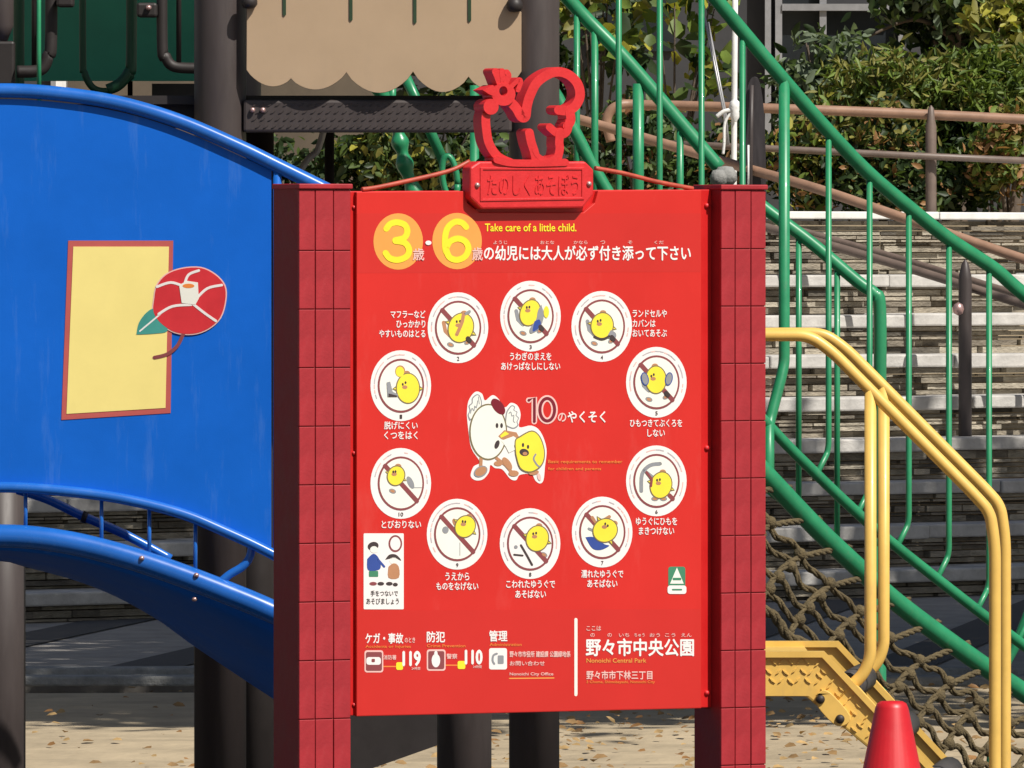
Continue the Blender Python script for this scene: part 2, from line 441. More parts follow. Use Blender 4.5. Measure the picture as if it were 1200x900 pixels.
# ------------------------------------------------------------------ planting behind the terrace rail
def shrub(name, label, cat, px, py, Y, rad, nc, per, spread, size, mats, w, group=None, aspect=.45, up=.5, stem=True, floor=TERR):
    c = P(px, py, Y)
    t = thing(name, label, cat, (c.x, Y, floor), 0, group)
    pts = clumps((0, 0, c.z-floor), rad, nc, per, spread)
    pts = pts[pts[:, 2] > .03]
    leaf_mesh('foliage', pts, size, mats, t, w, aspect, up)
    b = MB()
    for i in range(7):
        a = random.uniform(0, 6.28); q = Vector((math.cos(a)*rad[0]*.6, math.sin(a)*rad[1]*.6, (c.z-floor)+rad[2]*random.uniform(0, .6)))
        b.tube(smooth([(q.x*.1, q.y*.1, -.03), (q.x*.4, q.y*.4, q.z*.5), q], 4), .012, 6, rf=lambda t, i: 1-.7*t)
    b.build('stem', 'bark', t)
    return t
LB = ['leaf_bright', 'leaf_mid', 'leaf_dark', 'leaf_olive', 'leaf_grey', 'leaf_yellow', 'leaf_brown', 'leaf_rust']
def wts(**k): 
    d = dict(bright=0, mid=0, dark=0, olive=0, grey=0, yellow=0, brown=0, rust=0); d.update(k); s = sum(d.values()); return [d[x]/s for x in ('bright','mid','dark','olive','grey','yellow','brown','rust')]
shrub('shrub', 'bright green low shrub directly above the brown rail at the right edge', 'shrub', 1165, 118, 50.2, (.38, .3, .22), 60, 60, .05, .075, LB, wts(bright=5, mid=3, olive=1), aspect=.25)
shrub('shrub', 'yellowish green feathery shrub above the middle of the brown rail', 'shrub', 1060, 112, 50.2, (.42, .3, .22), 60, 60, .05, .07, LB, wts(bright=3, olive=4, mid=2), aspect=.25)
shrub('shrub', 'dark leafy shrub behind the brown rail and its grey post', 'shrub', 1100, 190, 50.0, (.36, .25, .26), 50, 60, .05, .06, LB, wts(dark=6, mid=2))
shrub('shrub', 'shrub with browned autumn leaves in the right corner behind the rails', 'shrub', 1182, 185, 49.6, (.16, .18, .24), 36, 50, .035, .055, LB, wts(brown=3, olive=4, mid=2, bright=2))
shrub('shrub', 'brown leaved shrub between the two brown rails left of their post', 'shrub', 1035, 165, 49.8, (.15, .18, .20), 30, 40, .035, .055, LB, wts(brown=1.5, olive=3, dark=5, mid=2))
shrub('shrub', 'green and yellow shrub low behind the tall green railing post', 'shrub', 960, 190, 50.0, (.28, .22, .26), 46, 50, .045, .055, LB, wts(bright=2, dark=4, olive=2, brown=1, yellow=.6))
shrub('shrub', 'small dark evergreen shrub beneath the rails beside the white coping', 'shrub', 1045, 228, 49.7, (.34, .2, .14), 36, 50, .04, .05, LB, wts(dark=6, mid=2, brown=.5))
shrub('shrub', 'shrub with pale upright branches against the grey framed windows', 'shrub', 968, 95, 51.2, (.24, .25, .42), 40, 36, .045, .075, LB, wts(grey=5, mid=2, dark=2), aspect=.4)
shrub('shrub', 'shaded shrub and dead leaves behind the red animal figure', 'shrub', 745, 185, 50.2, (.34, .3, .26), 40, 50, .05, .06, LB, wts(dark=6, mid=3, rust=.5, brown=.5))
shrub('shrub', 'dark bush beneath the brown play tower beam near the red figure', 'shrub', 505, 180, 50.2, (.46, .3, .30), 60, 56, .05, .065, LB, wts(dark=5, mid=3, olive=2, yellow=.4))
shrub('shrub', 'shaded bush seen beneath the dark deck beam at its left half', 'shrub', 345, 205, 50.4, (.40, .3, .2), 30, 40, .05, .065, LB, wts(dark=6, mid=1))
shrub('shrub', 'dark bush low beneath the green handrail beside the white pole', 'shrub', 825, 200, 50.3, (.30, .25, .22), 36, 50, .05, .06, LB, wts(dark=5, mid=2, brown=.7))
shrub('vine', 'climbing plant with big yellow green leaves on the dark wall', 'plant', 790, 45, 52.0, (.36, .1, .42), 24, 8, .06, .095, LB, wts(yellow=2.5, bright=3, mid=3, dark=3), aspect=.75)
shrub('vine', 'sparse climber with pale leaves along the top between the green balusters', 'plant', 700, 5, 52.2, (.30, .1, .14), 14, 9, .06, .085, LB, wts(yellow=2, bright=3, olive=2, dark=3), aspect=.7)

def tree(label, base, h, crad, cz, nleaf, size, mats, w, group=None, clump=60, name='tree', trunk_r=.09):
    t = thing(name, label, 'tree', base, 0, group)
    b = MB(); b.tube(smooth([(0,0,-.05), (.05,.03,h*.35), (-.04,.05,h*.7), (0,0,h)], 6), trunk_r, 10, rf=lambda t, i: 1.15-.8*t)
    for i in range(9):
        a = i*2.4; z0 = h*(.35+.06*i); q = (math.cos(a)*crad[0]*.75, math.sin(a)*crad[1]*.75, cz+crad[2]*random.uniform(-.5,.6))
        b.tube(smooth([(0, 0, z0), (q[0]*.45, q[1]*.45, (z0+q[2])/2+.1), q], 5), trunk_r*.4, 7, rf=lambda t, i: 1-.75*t)
    b.build('trunk', 'bark', t)
    pts = clumps((0,0,cz), crad, clump, nleaf//clump, min(crad)*.17, .35)
    leaf_mesh('crown', pts, size, mats, t, w, .5, .4)
    return t
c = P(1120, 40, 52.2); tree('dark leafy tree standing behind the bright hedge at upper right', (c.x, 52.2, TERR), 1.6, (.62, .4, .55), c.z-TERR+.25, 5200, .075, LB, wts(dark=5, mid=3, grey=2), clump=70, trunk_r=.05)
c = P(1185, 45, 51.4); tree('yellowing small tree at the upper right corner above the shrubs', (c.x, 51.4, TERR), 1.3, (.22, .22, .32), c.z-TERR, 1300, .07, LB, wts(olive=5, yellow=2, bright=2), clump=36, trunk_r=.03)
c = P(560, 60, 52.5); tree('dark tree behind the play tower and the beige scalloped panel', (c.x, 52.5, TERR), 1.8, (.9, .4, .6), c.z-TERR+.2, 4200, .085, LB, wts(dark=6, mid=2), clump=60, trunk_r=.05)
# park trees to the right, outside the frame: their shade lies over the plaza and the lower steps
for i, (x, y, cz, lab) in enumerate(((3.1, 30.9, 6.0, 'nearest'), (3.5, 33.7, 6.2, 'second'), (3.4, 36.3, 6.2, 'third'), (5.2, 38.6, 6.0, 'fourth'), (6.3, 41.2, 5.8, 'fifth'), (6.4, 33.0, 6.4, 'right nearest'), (6.6, 36.2, 6.2, 'right farthest'), (2.7, 37.3, 6.0, 'closest to the steps'))):
    tree('tall park tree right of the plaza, %s of its row' % lab, (x, y, 0), 6.3, (2.0, 1.75, 1.9), cz, 9000, .17, LB, wts(mid=5, dark=3, bright=2), group='park trees beside the plaza', clump=120, name='park_tree', trunk_r=.14)

# ------------------------------------------------------------------ brown handrails of the terrace and the steps
def tubepx(name, pts, r, m, parent, n=10, sm=6, fil=None):
    q = [P(*a) if not isinstance(a, Vector) else a for a in pts]
    q = fillet(q, fil) if fil else (smooth(q, sm) if sm else q)
    b = MB(); b.tube(q, r, n); return b.build(name, m, parent)
tr = thing('terrace_handrail', 'brown tubular two rail handrail along the terrace edge', 'handrail')
tubepx('rail', [(716,166,48.6),(711,140,48.6),(724,124,48.6),(760,123,48.6),(900,127,48.4),(1060,133,48.4),(1240,142,48.4)], .024, 'rail_brown', tr)
tubepx('rail', [(735,166,48.5),(900,174,48.3),(1060,182,48.3),(1240,190,48.3)], .017, 'rail_post', tr, sm=0)
for px in (1091, 1235):
    b = MB(); a = P(px, 148, 48.35); b.lathe([(.001,.10),(.014,.085),(.019,.03),(.026,0),(.026,-(a.z-1.62))], a, 12); b.build('post', 'rail_post', tr)
sr = thing('stair_handrail', 'sloping brown double handrail with a dark post down the stone steps', 'handrail')
tubepx('rail', [(600,118,47.6),(672,138,47.4),(770,166,47.2),(870,196,46.9),(960,222,46.6),(1060,256,46.4),(1200,304,46.2),(1400,370,45.9)], .024, 'rail_brown', sr)
tubepx('rail', [(860,256,46.7),(960,284,46.5),(1060,313,46.3),(1140,338,46.1),(1200,357,46.0),(1400,420,45.7)], .021, 'rail_post', sr)
tubepx('rail', [(930,268,47.0),(1040,299,46.8),(1130,326,46.5),(1260,366,46.2)], .017, 'rail_post', sr)
a = P(1131, 304, 46.05); e = P(1131, 514, 46.05)
b = MB(); b.lathe([(.002,.0),(.016,-.02),(.028,-.07),(.030,-.09),(.030,e.z-a.z-.1)], a, 14); b.build('post', 'brown_post', sr)
b = MB(); b.lathe([(.001,.03),(.02,.02),(.026,0),(.02,-.02),(.001,-.03)], P(1123, 362, 45.98), 10); b.build('bracket', 'screw', sr)
a = P(1010, 240, 46.5); b = MB(); b.lathe([(.022,0),(.022,-.6)], P(1245, 372, 46.15), 12); b.build('post', 'brown_post', sr)
b = MB(); b.lathe([(.022,0),(.022,-.45)], P(640, 130, 47.5), 12); b.build('post', 'brown_post', sr)

# white pole tied with a rag, dark sheeted post, leaning canes
wp = thing('white_pole', 'thin white pole with a white rag knotted round it', 'pole', P(861, 300, 47.9)*1)
wp.location.z = TERR-.55
def loc(px, py, Y, o): return P(px, py, Y)-Vector(o.location)
b = MB(); b.tube([loc(862, -60, 47.9, wp), loc(861, 60, 47.9, wp), loc(860, 190, 47.9, wp), loc(860, 300, 47.9, wp)], .014, 10); b.build('shaft', 'white_paint', wp)
b = MB()
q = loc(861, 128, 47.85, wp)
b.lathe([(.004,.05),(.022,.035),(.028,.01),(.02,-.01),(.026,-.03),(.008,-.06)], q, 10)
b.tube(smooth([q, q+Vector((-.05,-.01,-.01)), q+Vector((-.085,-.01,-.035))], 5), .010, 7)
b.tube(smooth([q, q+Vector((-.045,-.01,-.06)), q+Vector((-.05,-.01,-.16)), q+Vector((-.055,-.01,-.21))], 5), .007, 7)
b.build('rag', 'cloth_white', wp)
cn = thing('garden_cane', 'pair of thin pale canes leaning against the white pole', 'cane', P(846, 125, 48.0)); 
for d in (0, 6):
    b = MB(); b.tube([loc(826+d*.6, 20+d, 48.05, cn), loc(848+d*.3, 130, 48.0, cn), loc(852+d*.3, 170, 47.98, cn)], .006, 7); b.build('cane', 'window_frame', cn)
dp = thing('covered_post', 'dark sheeted rounded post standing between the white pole and the green railing', 'post', P(884, 0, 46.9)); dp.location.z = .6
b = MB()
ov = [(870,260),(870,180),(873,120),(878,96),(884,90),(890,97),(895,130),(897,180),(898,260)]
b.prism([(P(a, c2, 46.9).x-dp.location.x, P(a, c2, 46.9).z-.6) for a, c2 in sm2(ov, 4)], lambda a, b_, w: Vector((a, w, b_)), -.04, .04); b.build('cover', 'dark_sheet', dp, bevel=.015)
b = MB(); b.tube([loc(881, 100, 46.84, dp), loc(880, 160, 46.82, dp), loc(879, 255, 46.82, dp)], .010, 8); b.build('fold', 'brown_post', dp)
b = MB(); b.tube([loc(877, 170, 46.81, dp), loc(877, 218, 46.80, dp)], .005, 6); b.build('strip', 'white_paint', dp)

# ------------------------------------------------------------------ green railing of the curved climber
gr = thing('green_railing', 'tall curved green tubular railing with balusters right of the sign', 'railing', (0,0,0))
GY = 24.0
HR = [(700,-190,23.6),(770,-88,23.7),(840,0,23.8),(916,91,23.9),(971,154,24.0),(1018,203,24.1),(1064,242,24.2),(1112,280,24.3),(1165,315,24.4),(1200,345,24.45),(1330,450,24.6),(1520,620,24.8)]
LR = [(700,250,23.6),(800,385,23.7),(901,499,23.85),(957,556,23.95),(1011,607,24.05),(1046,637,24.15),(1095,676,24.25),(1158,725,24.35),(1250,795,24.5),(1480,975,24.7),(1520,1005,24.8)]
SR = [(560,190,23.4),(700,340,23.5),(800,452,23.6),(901,560,23.75),(960,622,23.85),(1011,670,23.95),(1046,702,24.05),(1100,743,24.15),(1158,784,24.25),(1205,815,24.35),(1300,880,24.5),(1480,1000,24.7),(1515,1024,24.75)]
tubepx('handrail', HR, .017, 'green_steel', gr, n=14); tubepx('lower_rail', LR, .013, 'green_steel', gr, n=12); tubepx('stringer', SR, .023, 'green_steel', gr, n=16)
def yat(path, px):
    for a, b in zip(path, path[1:]):
        if a[0] <= px <= b[0]:
            t = (px-a[0])/(b[0]-a[0]); return a[1]+(b[1]-a[1])*t, a[2]+(b[2]-a[2])*t
    return path[-1][1], path[-1][2]
HRs = [((v.x/v.y*F+600), HOR+(CAMH-v.z)/v.y*F, v.y) for v in smooth([P(*a) for a in HR], 6)]
LRs = [((v.x/v.y*F+600), HOR+(CAMH-v.z)/v.y*F, v.y) for v in smooth([P(*a) for a in LR], 6)]
# balusters: straight, then kicked back to the lower rail
for px in (725, 773, 822, 870, 971, 1019, 1065, 1112, 1159, 1207, 1255, 1303, 1351, 1399, 1447):
    ya, Ya = yat(HRs, px); yb, Yb = yat(LRs, px-14)
    tubepx('baluster', [(px, ya, Ya), (px, yb-34, Ya), (px-2, yb-24, Ya), (px-14, yb, Yb)], .0072, 'green_steel', gr, n=9, fil=.02)
tubepx('post', [(919, 92, 23.9), (919, 425, 23.9), (916, 440, 23.89), (903, 490, 23.86), (901, 499, 23.85), (901, 560, 23.75)], .013, 'green_steel', gr, n=12, fil=.03)
# legs down to the sand
for px, yy, Y in ((872, 530, 23.7), (1300, 880, 24.5)):
    b = MB(); a = P(px, yy, Y); b.tube([a, Vector((a.x, a.y, -.05))], .02, 12); b.build('leg', 'green_steel', gr)
b = MB(); a = P(1205, 700, 24.9); b.tube(smooth([P(1212, 700, 24.9), P(1192, 752, 24.9), P(1170, 815, 24.9), P(1150, 1022, 24.9)], 6), .012, 10); b.build('brace', 'green_steel', gr)

gf = thing('green_railing', 'far green railing with grey end cap rising behind the red figure', 'railing')
FH = [(560,-130,25.4),(667,0,25.5),(730,66,25.5),(800,147,25.5),(843,197,25.5)]
tubepx('handrail', FH, .018, 'green_steel', gf, n=14)
FL = [(560,10,25.4),(640,95,25.5),(670,148,25.5),(708,218,25.5),(760,300,25.5),(780,330,25.5)]
tubepx('lower_rail', FL, .016, 'green_steel', gf, n=12)
b = MB(); ca = P(850, 205, 25.45)
b.lathe([(.002,.022),(.018,.02),(.028,.005),(.03,-.012),(.02,-.024),(.002,-.026)], ca, 14)
b.lathe([(.002,.02),(.014,.018),(.022,.002),(.020,-.015),(.002,-.022)], P(842, 208, 25.42), 12); b.build('end_cap', 'stone_grey', gf)
for px, th in ((697, .009), (797, .009), (676, .008)):
    ya, _ = yat(FH, px); tubepx('baluster', [(px, ya, 25.5), (px, 330, 25.5)], th, 'green_steel', gf, n=9, sm=0)
a = P(748, 98, 25.5); b = MB(); b.tube([a, P(748, 330, 25.5)], .014, 12); b.build('post', 'green_steel', gf)
a = P(862, 330, 25.5); b = MB(); b.tube([P(862, 322, 25.5), Vector((a.x, a.y, -.05))], .014, 12); b.build('post', 'green_steel', gf)
tubepx('bottom_rail', [(640,330,25.5),(863,330,25.5)], .014, 'green_steel', gf, sm=0)

gm = thing('green_railing', 'lower green railing with a bent end post behind the yellow handrail', 'railing')
MH = [(870,222,25.2),(899,246,25.2),(950,284,25.2),(1005,330,25.2),(1024,344,25.2),(1031,362,25.2),(1031,480,25.2),(1031,640,25.2)]
tubepx('handrail', MH, .016, 'green_steel', gm, n=12)
for px, y1_ in ((936, 600), (981, 640)):
    ya, _ = yat(MH, px); tubepx('baluster', [(px, ya, 25.2), (px, y1_, 25.2)], .0075, 'green_steel', gm, n=9, sm=0)
tubepx('lower_rail', [(880,556,25.2),(936,600,25.2),(981,640,25.2),(1031,690,25.2)], .014, 'green_steel', gm, n=10)
a = P(1031, 630, 25.2); b = MB(); b.tube([a, Vector((a.x, a.y, -.05))], .016, 12); b.build('post', 'green_steel', gm)
a = P(880, 230, 25.2); b = MB(); b.tube([a, Vector((a.x, a.y, -.05))], .016, 12); b.build('post', 'green_steel', gm)

# wavy green climbing pieces seen under the deck
gc = thing('green_climbing_rail', 'wavy green climbing rail beneath the deck beam', 'climbing rail')
q = [P(440, 95, 25.8), P(462, 140, 25.8), P(470, 172, 25.8), P(478, 205, 25.8), P(500, 260, 25.8), P(540, 340, 25.8), P(580, 420, 25.8)]
b = MB(); b.tube(smooth(q, 10), .017, 12, rf=lambda t, i: 1.1+.25*math.sin(t*46)); b.build('wave', 'green_steel', gc)
b = MB(); b.tube([P(473, 85, 25.8), P(490, 122, 25.8), P(520, 190, 25.8)], .014, 10); b.build('strut', 'green_steel', gc)
b = MB(); b.tube([P(460, 100, 25.9), P(459, 130, 25.9)], .010, 10); b.build('strut', 'green_steel', gc)
b = MB()
lp = [P(527+9*math.cos(a), 208+24*math.sin(a)+8*math.cos(a), 25.6) for a in np.linspace(0, 6.2832, 26)]
b.tube(lp, .008, 8); b.build('loop', 'green_steel', gc)
for px in (530, 556):
    a = P(px, 100 if px == 556 else 325, 25.85); b = MB(); b.tube([a, Vector((a.x, a.y, -.05))], .012, 10); b.build('post', 'green_steel', gc)

# ------------------------------------------------------------------ rope net under the green stringer
net = thing('rope_net', 'olive brown knotted rope net hanging below the green stringer', 'rope net')
SRs = [((v.x/v.y*F+600), HOR+(CAMH-v.z)/v.y*F, v.y) for v in smooth([P(*a) for a in SR], 6)]
def npt(px, off, sag=0):
    y, Y = yat(SRs, px); return P(px-off*.25, y+off+sag, Y-.05-.0016*off)
def rope_build(name, pts, r):
    q = smooth(pts, 7); L = sum((q[i+1]-q[i]).length for i in range(len(q)-1)); n = max(8, int(L/.009)); d = [0]
    for i in range(len(q)-1): d.append(d[-1]+(q[i+1]-q[i]).length)
    pp = []; j = 0
    for k in range(n+1):
        s = L*k/n
        while j < len(q)-2 and d[j+1] < s: j += 1
        t = (s-d[j])/max(1e-6, d[j+1]-d[j]); pp.append(q[j].lerp(q[j+1], min(1, t)))
    b = MB(); ph0 = random.uniform(0, 6)
    for st in range(3):            # three twisted strands
        c = []
        for k, v in enumerate(pp):
            T = (pp[min(n, k+1)]-pp[max(0, k-1)]).normalized(); N = T.cross(Vector((0,1,0))).normalized(); B = T.cross(N)
            a = ph0+st*2.094+k*.55
            c.append(v+(N*math.cos(a)+B*math.sin(a))*r*.52+Vector((random.uniform(-1,1), 0, random.uniform(-1,1)))*r*.06)
        b.tube(c, r*.60, 7)
    return b.build(name, 'rope', net)
knots = []
offs = (30, 38, 59, 80, 101, 120)
cols = list(range(868, 1330, 35))
for oi, off in enumerate(offs):
    pts = []
    for ci, px in enumerate(cols):
        pts.append(npt(px+random.uniform(-3,3), off+random.uniform(-4,4)))
        pts.append(npt(px+17.5, off+(8 if oi < 5 else 6)+random.uniform(-3,3)))
    if oi == 0: continue
    rope_build('rope', pts, .0074 if oi < 5 else .0115)
for ci, px in enumerate(cols):
    a = npt(px+56, -12)+Vector((0, .085, 0)); b_ = npt(px+10, 44); c_ = npt(px-8, 84); d_ = npt(px-16, 124)
    rope_build('rope', [a, b_, c_, d_], .0074)
    for o_ in ((px+9, 40), (px+3, 61), (px-5, 82), (px-11, 102)):
        kk = npt(*o_); b = MB(); b.lathe([(.003,.014),(.012,.010),(.016,0),(.012,-.011),(.003,-.015)], kk+Vector((0,-.006,0)), 9); b.build('knot', 'rope', net)

# ------------------------------------------------------------------ yellow steps with twin handrails
ys_ = thing('yellow_steps', 'yellow steel steps with twin bent handrails beside the sign', 'steps')
def yset(Y, dx, front):
    def q(px, py): return P(px+dx, py, Y) if False else P(600+(px-600), py, YN)+Vector((dx*YN/F, Y-YN, 0))
    rail = [q(838, 760), q(838, 420), q(846, 395), q(878, 393), q(948, 393), q(975, 412), q(1142, 580), q(1160, 600), q(1166, 640), q(1166, 905), q(1166, 1120)]
    b = MB(); b.tube(fillet(rail, .05, 6), .0125, 14); b.build('handrail', 'yellow_steel', ys_)
    leg = [q(1020, 457), q(1020, 770), q(1012, 790), q(968, 832)]
    b = MB(); b.tube(fillet(leg, .04, 6), .0125, 14); b.build('handrail_leg', 'yellow_steel', ys_)
    pl = [(835,765),(966,765),(1008,806),(1096,904),(1320,1155),(1270,1155),(1040,895),(944,816),(931,816),(835,816)]
    def mp(a, b_, w): v = q(a, b_); return Vector((v.x, v.y-w, v.z))
    b = MB(); b.prism(pl, mp, -.012, .012)
    so_ = b.build('stringer', 'yellow_steel', ys_, bevel=.004)
    fl = [(835,763),(966,763),(1096,902),(1320,1153),(1324,1157),(1320,1160),(1093,909),(963,770),(835,770)]
    b = MB(); b.prism(fl, mp, -.015, .022); b.build('flange', 'yellow_steel', so_)
    if front:
        # raised tread-plate pattern
        b = MB()
        for i in range(60):
            for j in range(7):
                px = 846+i*10+(5 if j % 2 else 0); py = 776+j*11
                s = max(0, px-955)*1.02
                py += s+random.uniform(-1.5, 1.5); px += random.uniform(-1.5, 1.5)
                up_ = 765+max(0, px-966)*1.07+9; lo_ = 816+max(0, px-944)*.98-12-max(0,px-944)*.02
                if py < up_ or py > lo_-3 or py > 1140: continue
                a = q(px, py); e = 3.6; d = (-1 if (i+j) % 2 else 1)
                v = q(px+e, py+e*d*.9)-a
                n = Vector((-v.z, 0, v.x)).normalized()*.0022
                f = Vector((0, -.0122, 0)); f2 = Vector((0, -.0150, 0))
                A = [a-v, a-n*1.0, a+v, a+n]
                b.add([w_+f for w_ in A]+[w_*.85+a*.15+f2 for w_ in A], [(4,5,6,7),(0,1,5,4),(1,2,6,5),(2,3,7,6),(3,0,4,7)])
        b.build('tread_plate', 'yellow_steel', so_)
        # clamp bracket with two bolts
        b = MB(); cl = ell(0, 0, 14, 10, 24); 
        br = [(958,812),(966,808),(978,816),(996,838),(992,848),(980,850),(966,838),(956,824)]
        b.prism(sm2(br+[br[0]], 3)[:-1], mp, .012, .024); bk = b.build('bracket', 'yellow_steel', ys_, bevel=.002)
        for (bx_, by_) in ((961, 819), (984, 842)):
            b = MB(); v = q(bx_, by_)
            prof = [(.0095, 0), (.009, .004), (.006, .007), (.001, .008)]
            n_ = 12; vv = []
            for (r_, h_) in prof:
                for k in range(n_): vv.append((v.x+r_*math.cos(k*2*math.pi/n_), v.y-.024-h_, v.z+r_*math.sin(k*2*math.pi/n_)))
            b.add(vv, [(i*n_+k, i*n_+(k+1)%n_, (i+1)*n_+(k+1)%n_, (i+1)*n_+k) for i in range(3) for k in range(n_)]+[tuple(3*n_+k for k in range(n_))], 0, True)
            b.build('bolt', 'brown_dark', bk)
YN = 21.0
yset(21.0, 0, True); yset(21.55, 27, False)
for i in range(5):
    px, py = 1004+i*52, 812+i*56
    a = P(px, py, 21.0); b = MB(); b.tube([Vector((a.x-.02, 21.04, a.z+.01)), Vector((a.x+.03, 21.52, a.z+.01))], .030, 14); b.build('tread', 'rubber', ys_)
b = MB(); v = P(897, 768, 21.0); b.box((v.x-.02, 21.28, v.z-.012), (.23, .50, .02)); b.build('landing', 'yellow_steel', ys_)
for Y in (21.05, 21.5):
    b = MB(); v = P(850, 770, 21.0); b.tube([Vector((v.x, Y, v.z)), Vector((v.x, Y, -.05))], .02, 12); b.build('leg', 'yellow_steel', ys_)

# ------------------------------------------------------------------ play tower
tw = thing('play_tower', 'brown play tower with beige scalloped panel and dark green back panels', 'play tower')
TY = 22.5
def cyl_post(px, Y, wpx, ztop, m='brown_post', zb=-.05):
    v = P(px, 0, Y); r = wpx/2/F*Y; b = MB()
    b.tube([(v.x, Y, zb), (v.x, Y, (zb+ztop)/2), (v.x, Y, ztop)], r, 28); return b.build('post', m, tw)
cyl_post(258, 22.5, 61, 3.9); cyl_post(626, 22.5, 59, 3.9); cyl_post(-190, 22.5, 60, 3.9)
cyl_post(544, 22.9, 64, 1.42); cyl_post(280, 24.6, 52, 3.9); cyl_post(-180, 24.6, 52, 3.9); cyl_post(628, 24.6, 50, 3.9)
cyl_post(300, 22.9, 42, 1.8, 'brown_dark'); cyl_post(0, 22.9, 60, 1.2)
def tbox(name, pxa, pya, pxb, pyb, Y0, Y1, m, bevel=0):
    a = P(pxa, pya, Y0); b_ = P(pxb, pyb, Y0); b = MB()
    b.box(((a.x+b_.x)/2, (Y0+Y1)/2, (a.z+b_.z)/2), (abs(b_.x-a.x), Y1-Y0, abs(a.z-b_.z))); return b.build(name, m, tw, bevel=bevel)
bm_ = tbox('deck_beam', 285, 117, 600, 155, 22.46, 22.53, 'brown_post', .006)
# raised anti-slip lozenges on the beam
b = MB()
for i in range(34):
    for j in range(4):
        px = 298+i*9.2+(4 if j % 2 else 0)+random.uniform(-.6,.6); py = 123+j*8.5
        if px > 594: continue
        a = P(px, py, 22.46); v = P(px+3.4, py-1.9*(1), 22.46)-a; n = Vector((-v.z, 0, v.x)).normalized()*.0020
        A = [a-v, a-n, a+v, a+n]; f = Vector((0,.0002,0)); f2 = Vector((0,-.0022,0))
        b.add([w_+f for w_ in A]+[w_*.8+a*.2+f2 for w_ in A], [(4,5,6,7),(0,1,5,4),(1,2,6,5),(2,3,7,6),(3,0,4,7)])
b.build('lozenge_pattern', 'brown_post', bm_)
for (bx_, by_) in ((296, 129), (308, 129)):
    b = MB(); v = P(bx_, by_, 22.455); b.lathe([(.001,.006),(.005,.004),(.006,0),(.005,-.004),(.001,-.006)], v, 10); b.build('bolt', 'screw', bm_)
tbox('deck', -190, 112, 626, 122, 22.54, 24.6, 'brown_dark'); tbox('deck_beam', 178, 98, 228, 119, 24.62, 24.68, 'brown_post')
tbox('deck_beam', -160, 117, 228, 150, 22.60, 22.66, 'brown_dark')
# beige barrier panel with scalloped lower edge and slits
def arcs(cusps, bottoms):
    out = []
    for i in range(len(cusps)-1):
        (xa, ya), (xb, yb) = cusps[i], cusps[i+1]; yb_ = bottoms[i]
        for k in range(12):
            t = k/12; s = math.sin(math.pi*t)**.75
            base = ya+(yb-ya)*t
            out.append((xa+(xb-xa)*t, base+(yb_-(ya+yb)/2)*s))
    out.append(cusps[-1]); return out
low = arcs([(289,82),(341,92),(406,85),(484,84),(549,90),(611,84)], [101,105,109,108,106])
poly = low+[(611,14),(604,12),(598,4),(598,-160),(290,-160)]
b = MB(); b.prism([(P(a, c2, 22.44).x, P(a, c2, 22.44).z) for a, c2 in poly], lambda a, b_, w: Vector((a, 22.44-w, b_)), -.012, .008)
bp_ = b.build('scalloped_panel', 'beige_plastic', tw, bevel=.004)
for px, yb in ((333, 19), (411, 25), (486, 28), (550, 26)):
    b = MB(); b.prism([(P(a, c2, 22.43).x, P(a, c2, 22.43).z) for a, c2 in [(px-2,-150),(px+2,-150),(px+2.2,yb-2),(px,yb),(px-1.6,yb-2)]], lambda a, b_, w: Vector((a, 22.43-w, b_)), -.002, .0006); b.build('slit', 'slit_green', bp_)
for px, py in ((292, 2), (603, 6)):
    b = MB(); v = P(px, py, 22.42); b.lathe([(.001,.018),(.012,.016),(.018,.004),(.018,-.006),(.012,-.014),(.001,-.016)], v, 14); b.build('clamp', 'brown_dark', bp_)
# green back panel, U shaped tubes, dark barrier frames
b = MB(); xa = P(28, 0, 24.5); xb = P(229, 95, 24.5)
b.box(((P(-180,0,24.5).x+xb.x)/2, 24.5, (xb.z+2.9)/2), (xb.x-P(-180,0,24.5).x, .02, 2.9-xb.z)); b.build('back_panel', 'green_panel', tw)
tubepx('u_tube', [(97,-150,23.4),(97,60,23.4),(99,85,23.4),(108,102,23.4),(122,107,23.4),(138,103,23.4),(150,90,23.4),(154,70,23.4),(154,-150,23.4)], .008, 'green_dark', tw, n=12)
tubepx('u_tube', [(154,-150,23.35),(154,60,23.35),(151,84,23.35),(140,98,23.35),(126,105,23.35)], .0125, 'green_dark', tw, n=12)
tubepx('u_tube', [(22,-150,23.4),(22,50,23.4),(22,110,23.4)], .013, 'green_dark', tw, n=12)
tubepx('barrier_frame', [(190,-150,23.2),(190,45,23.2),(194,66,23.2),(204,78,23.2),(232,80,23.2)], .0125, 'brown_dark', tw, n=12)
tubepx('barrier_bar', [(209.5,-150,23.2),(209.5,76,23.2)], .006, 'brown_dark', tw, sm=0)
tubepx('barrier_frame', [(60,-150,23.2),(60,40,23.2),(56,66,23.2),(47,82,23.2),(20,84,23.2)], .014, 'brown_dark', tw, n=12)
tubepx('barrier_bar', [(40,-150,23.22),(40,84,23.22)], .006, 'brown_dark', tw, sm=0)
tbox('clamp', 160, 3, 184, 20, 23.15, 23.22, 'brown_dark', .006); tbox('clamp', 66, -6, 86, 8, 23.15, 23.22, 'brown_dark', .006)
tbox('barrier_frame', -6, 48, 17, 100, 23.2, 23.24, 'brown_dark', .006)
b = MB(); v = P(174, 9, 23.145); b.lathe([(.001,.006),(.006,.004),(.007,0),(.006,-.004),(.001,-.006)], v, 10); b.build('bolt', 'screw', tw)
tubepx('grab_pole', [(45.5,-150,22.3),(45.5,60,22.3),(46,118,22.3)], .0052, 'green_steel', tw, sm=0)
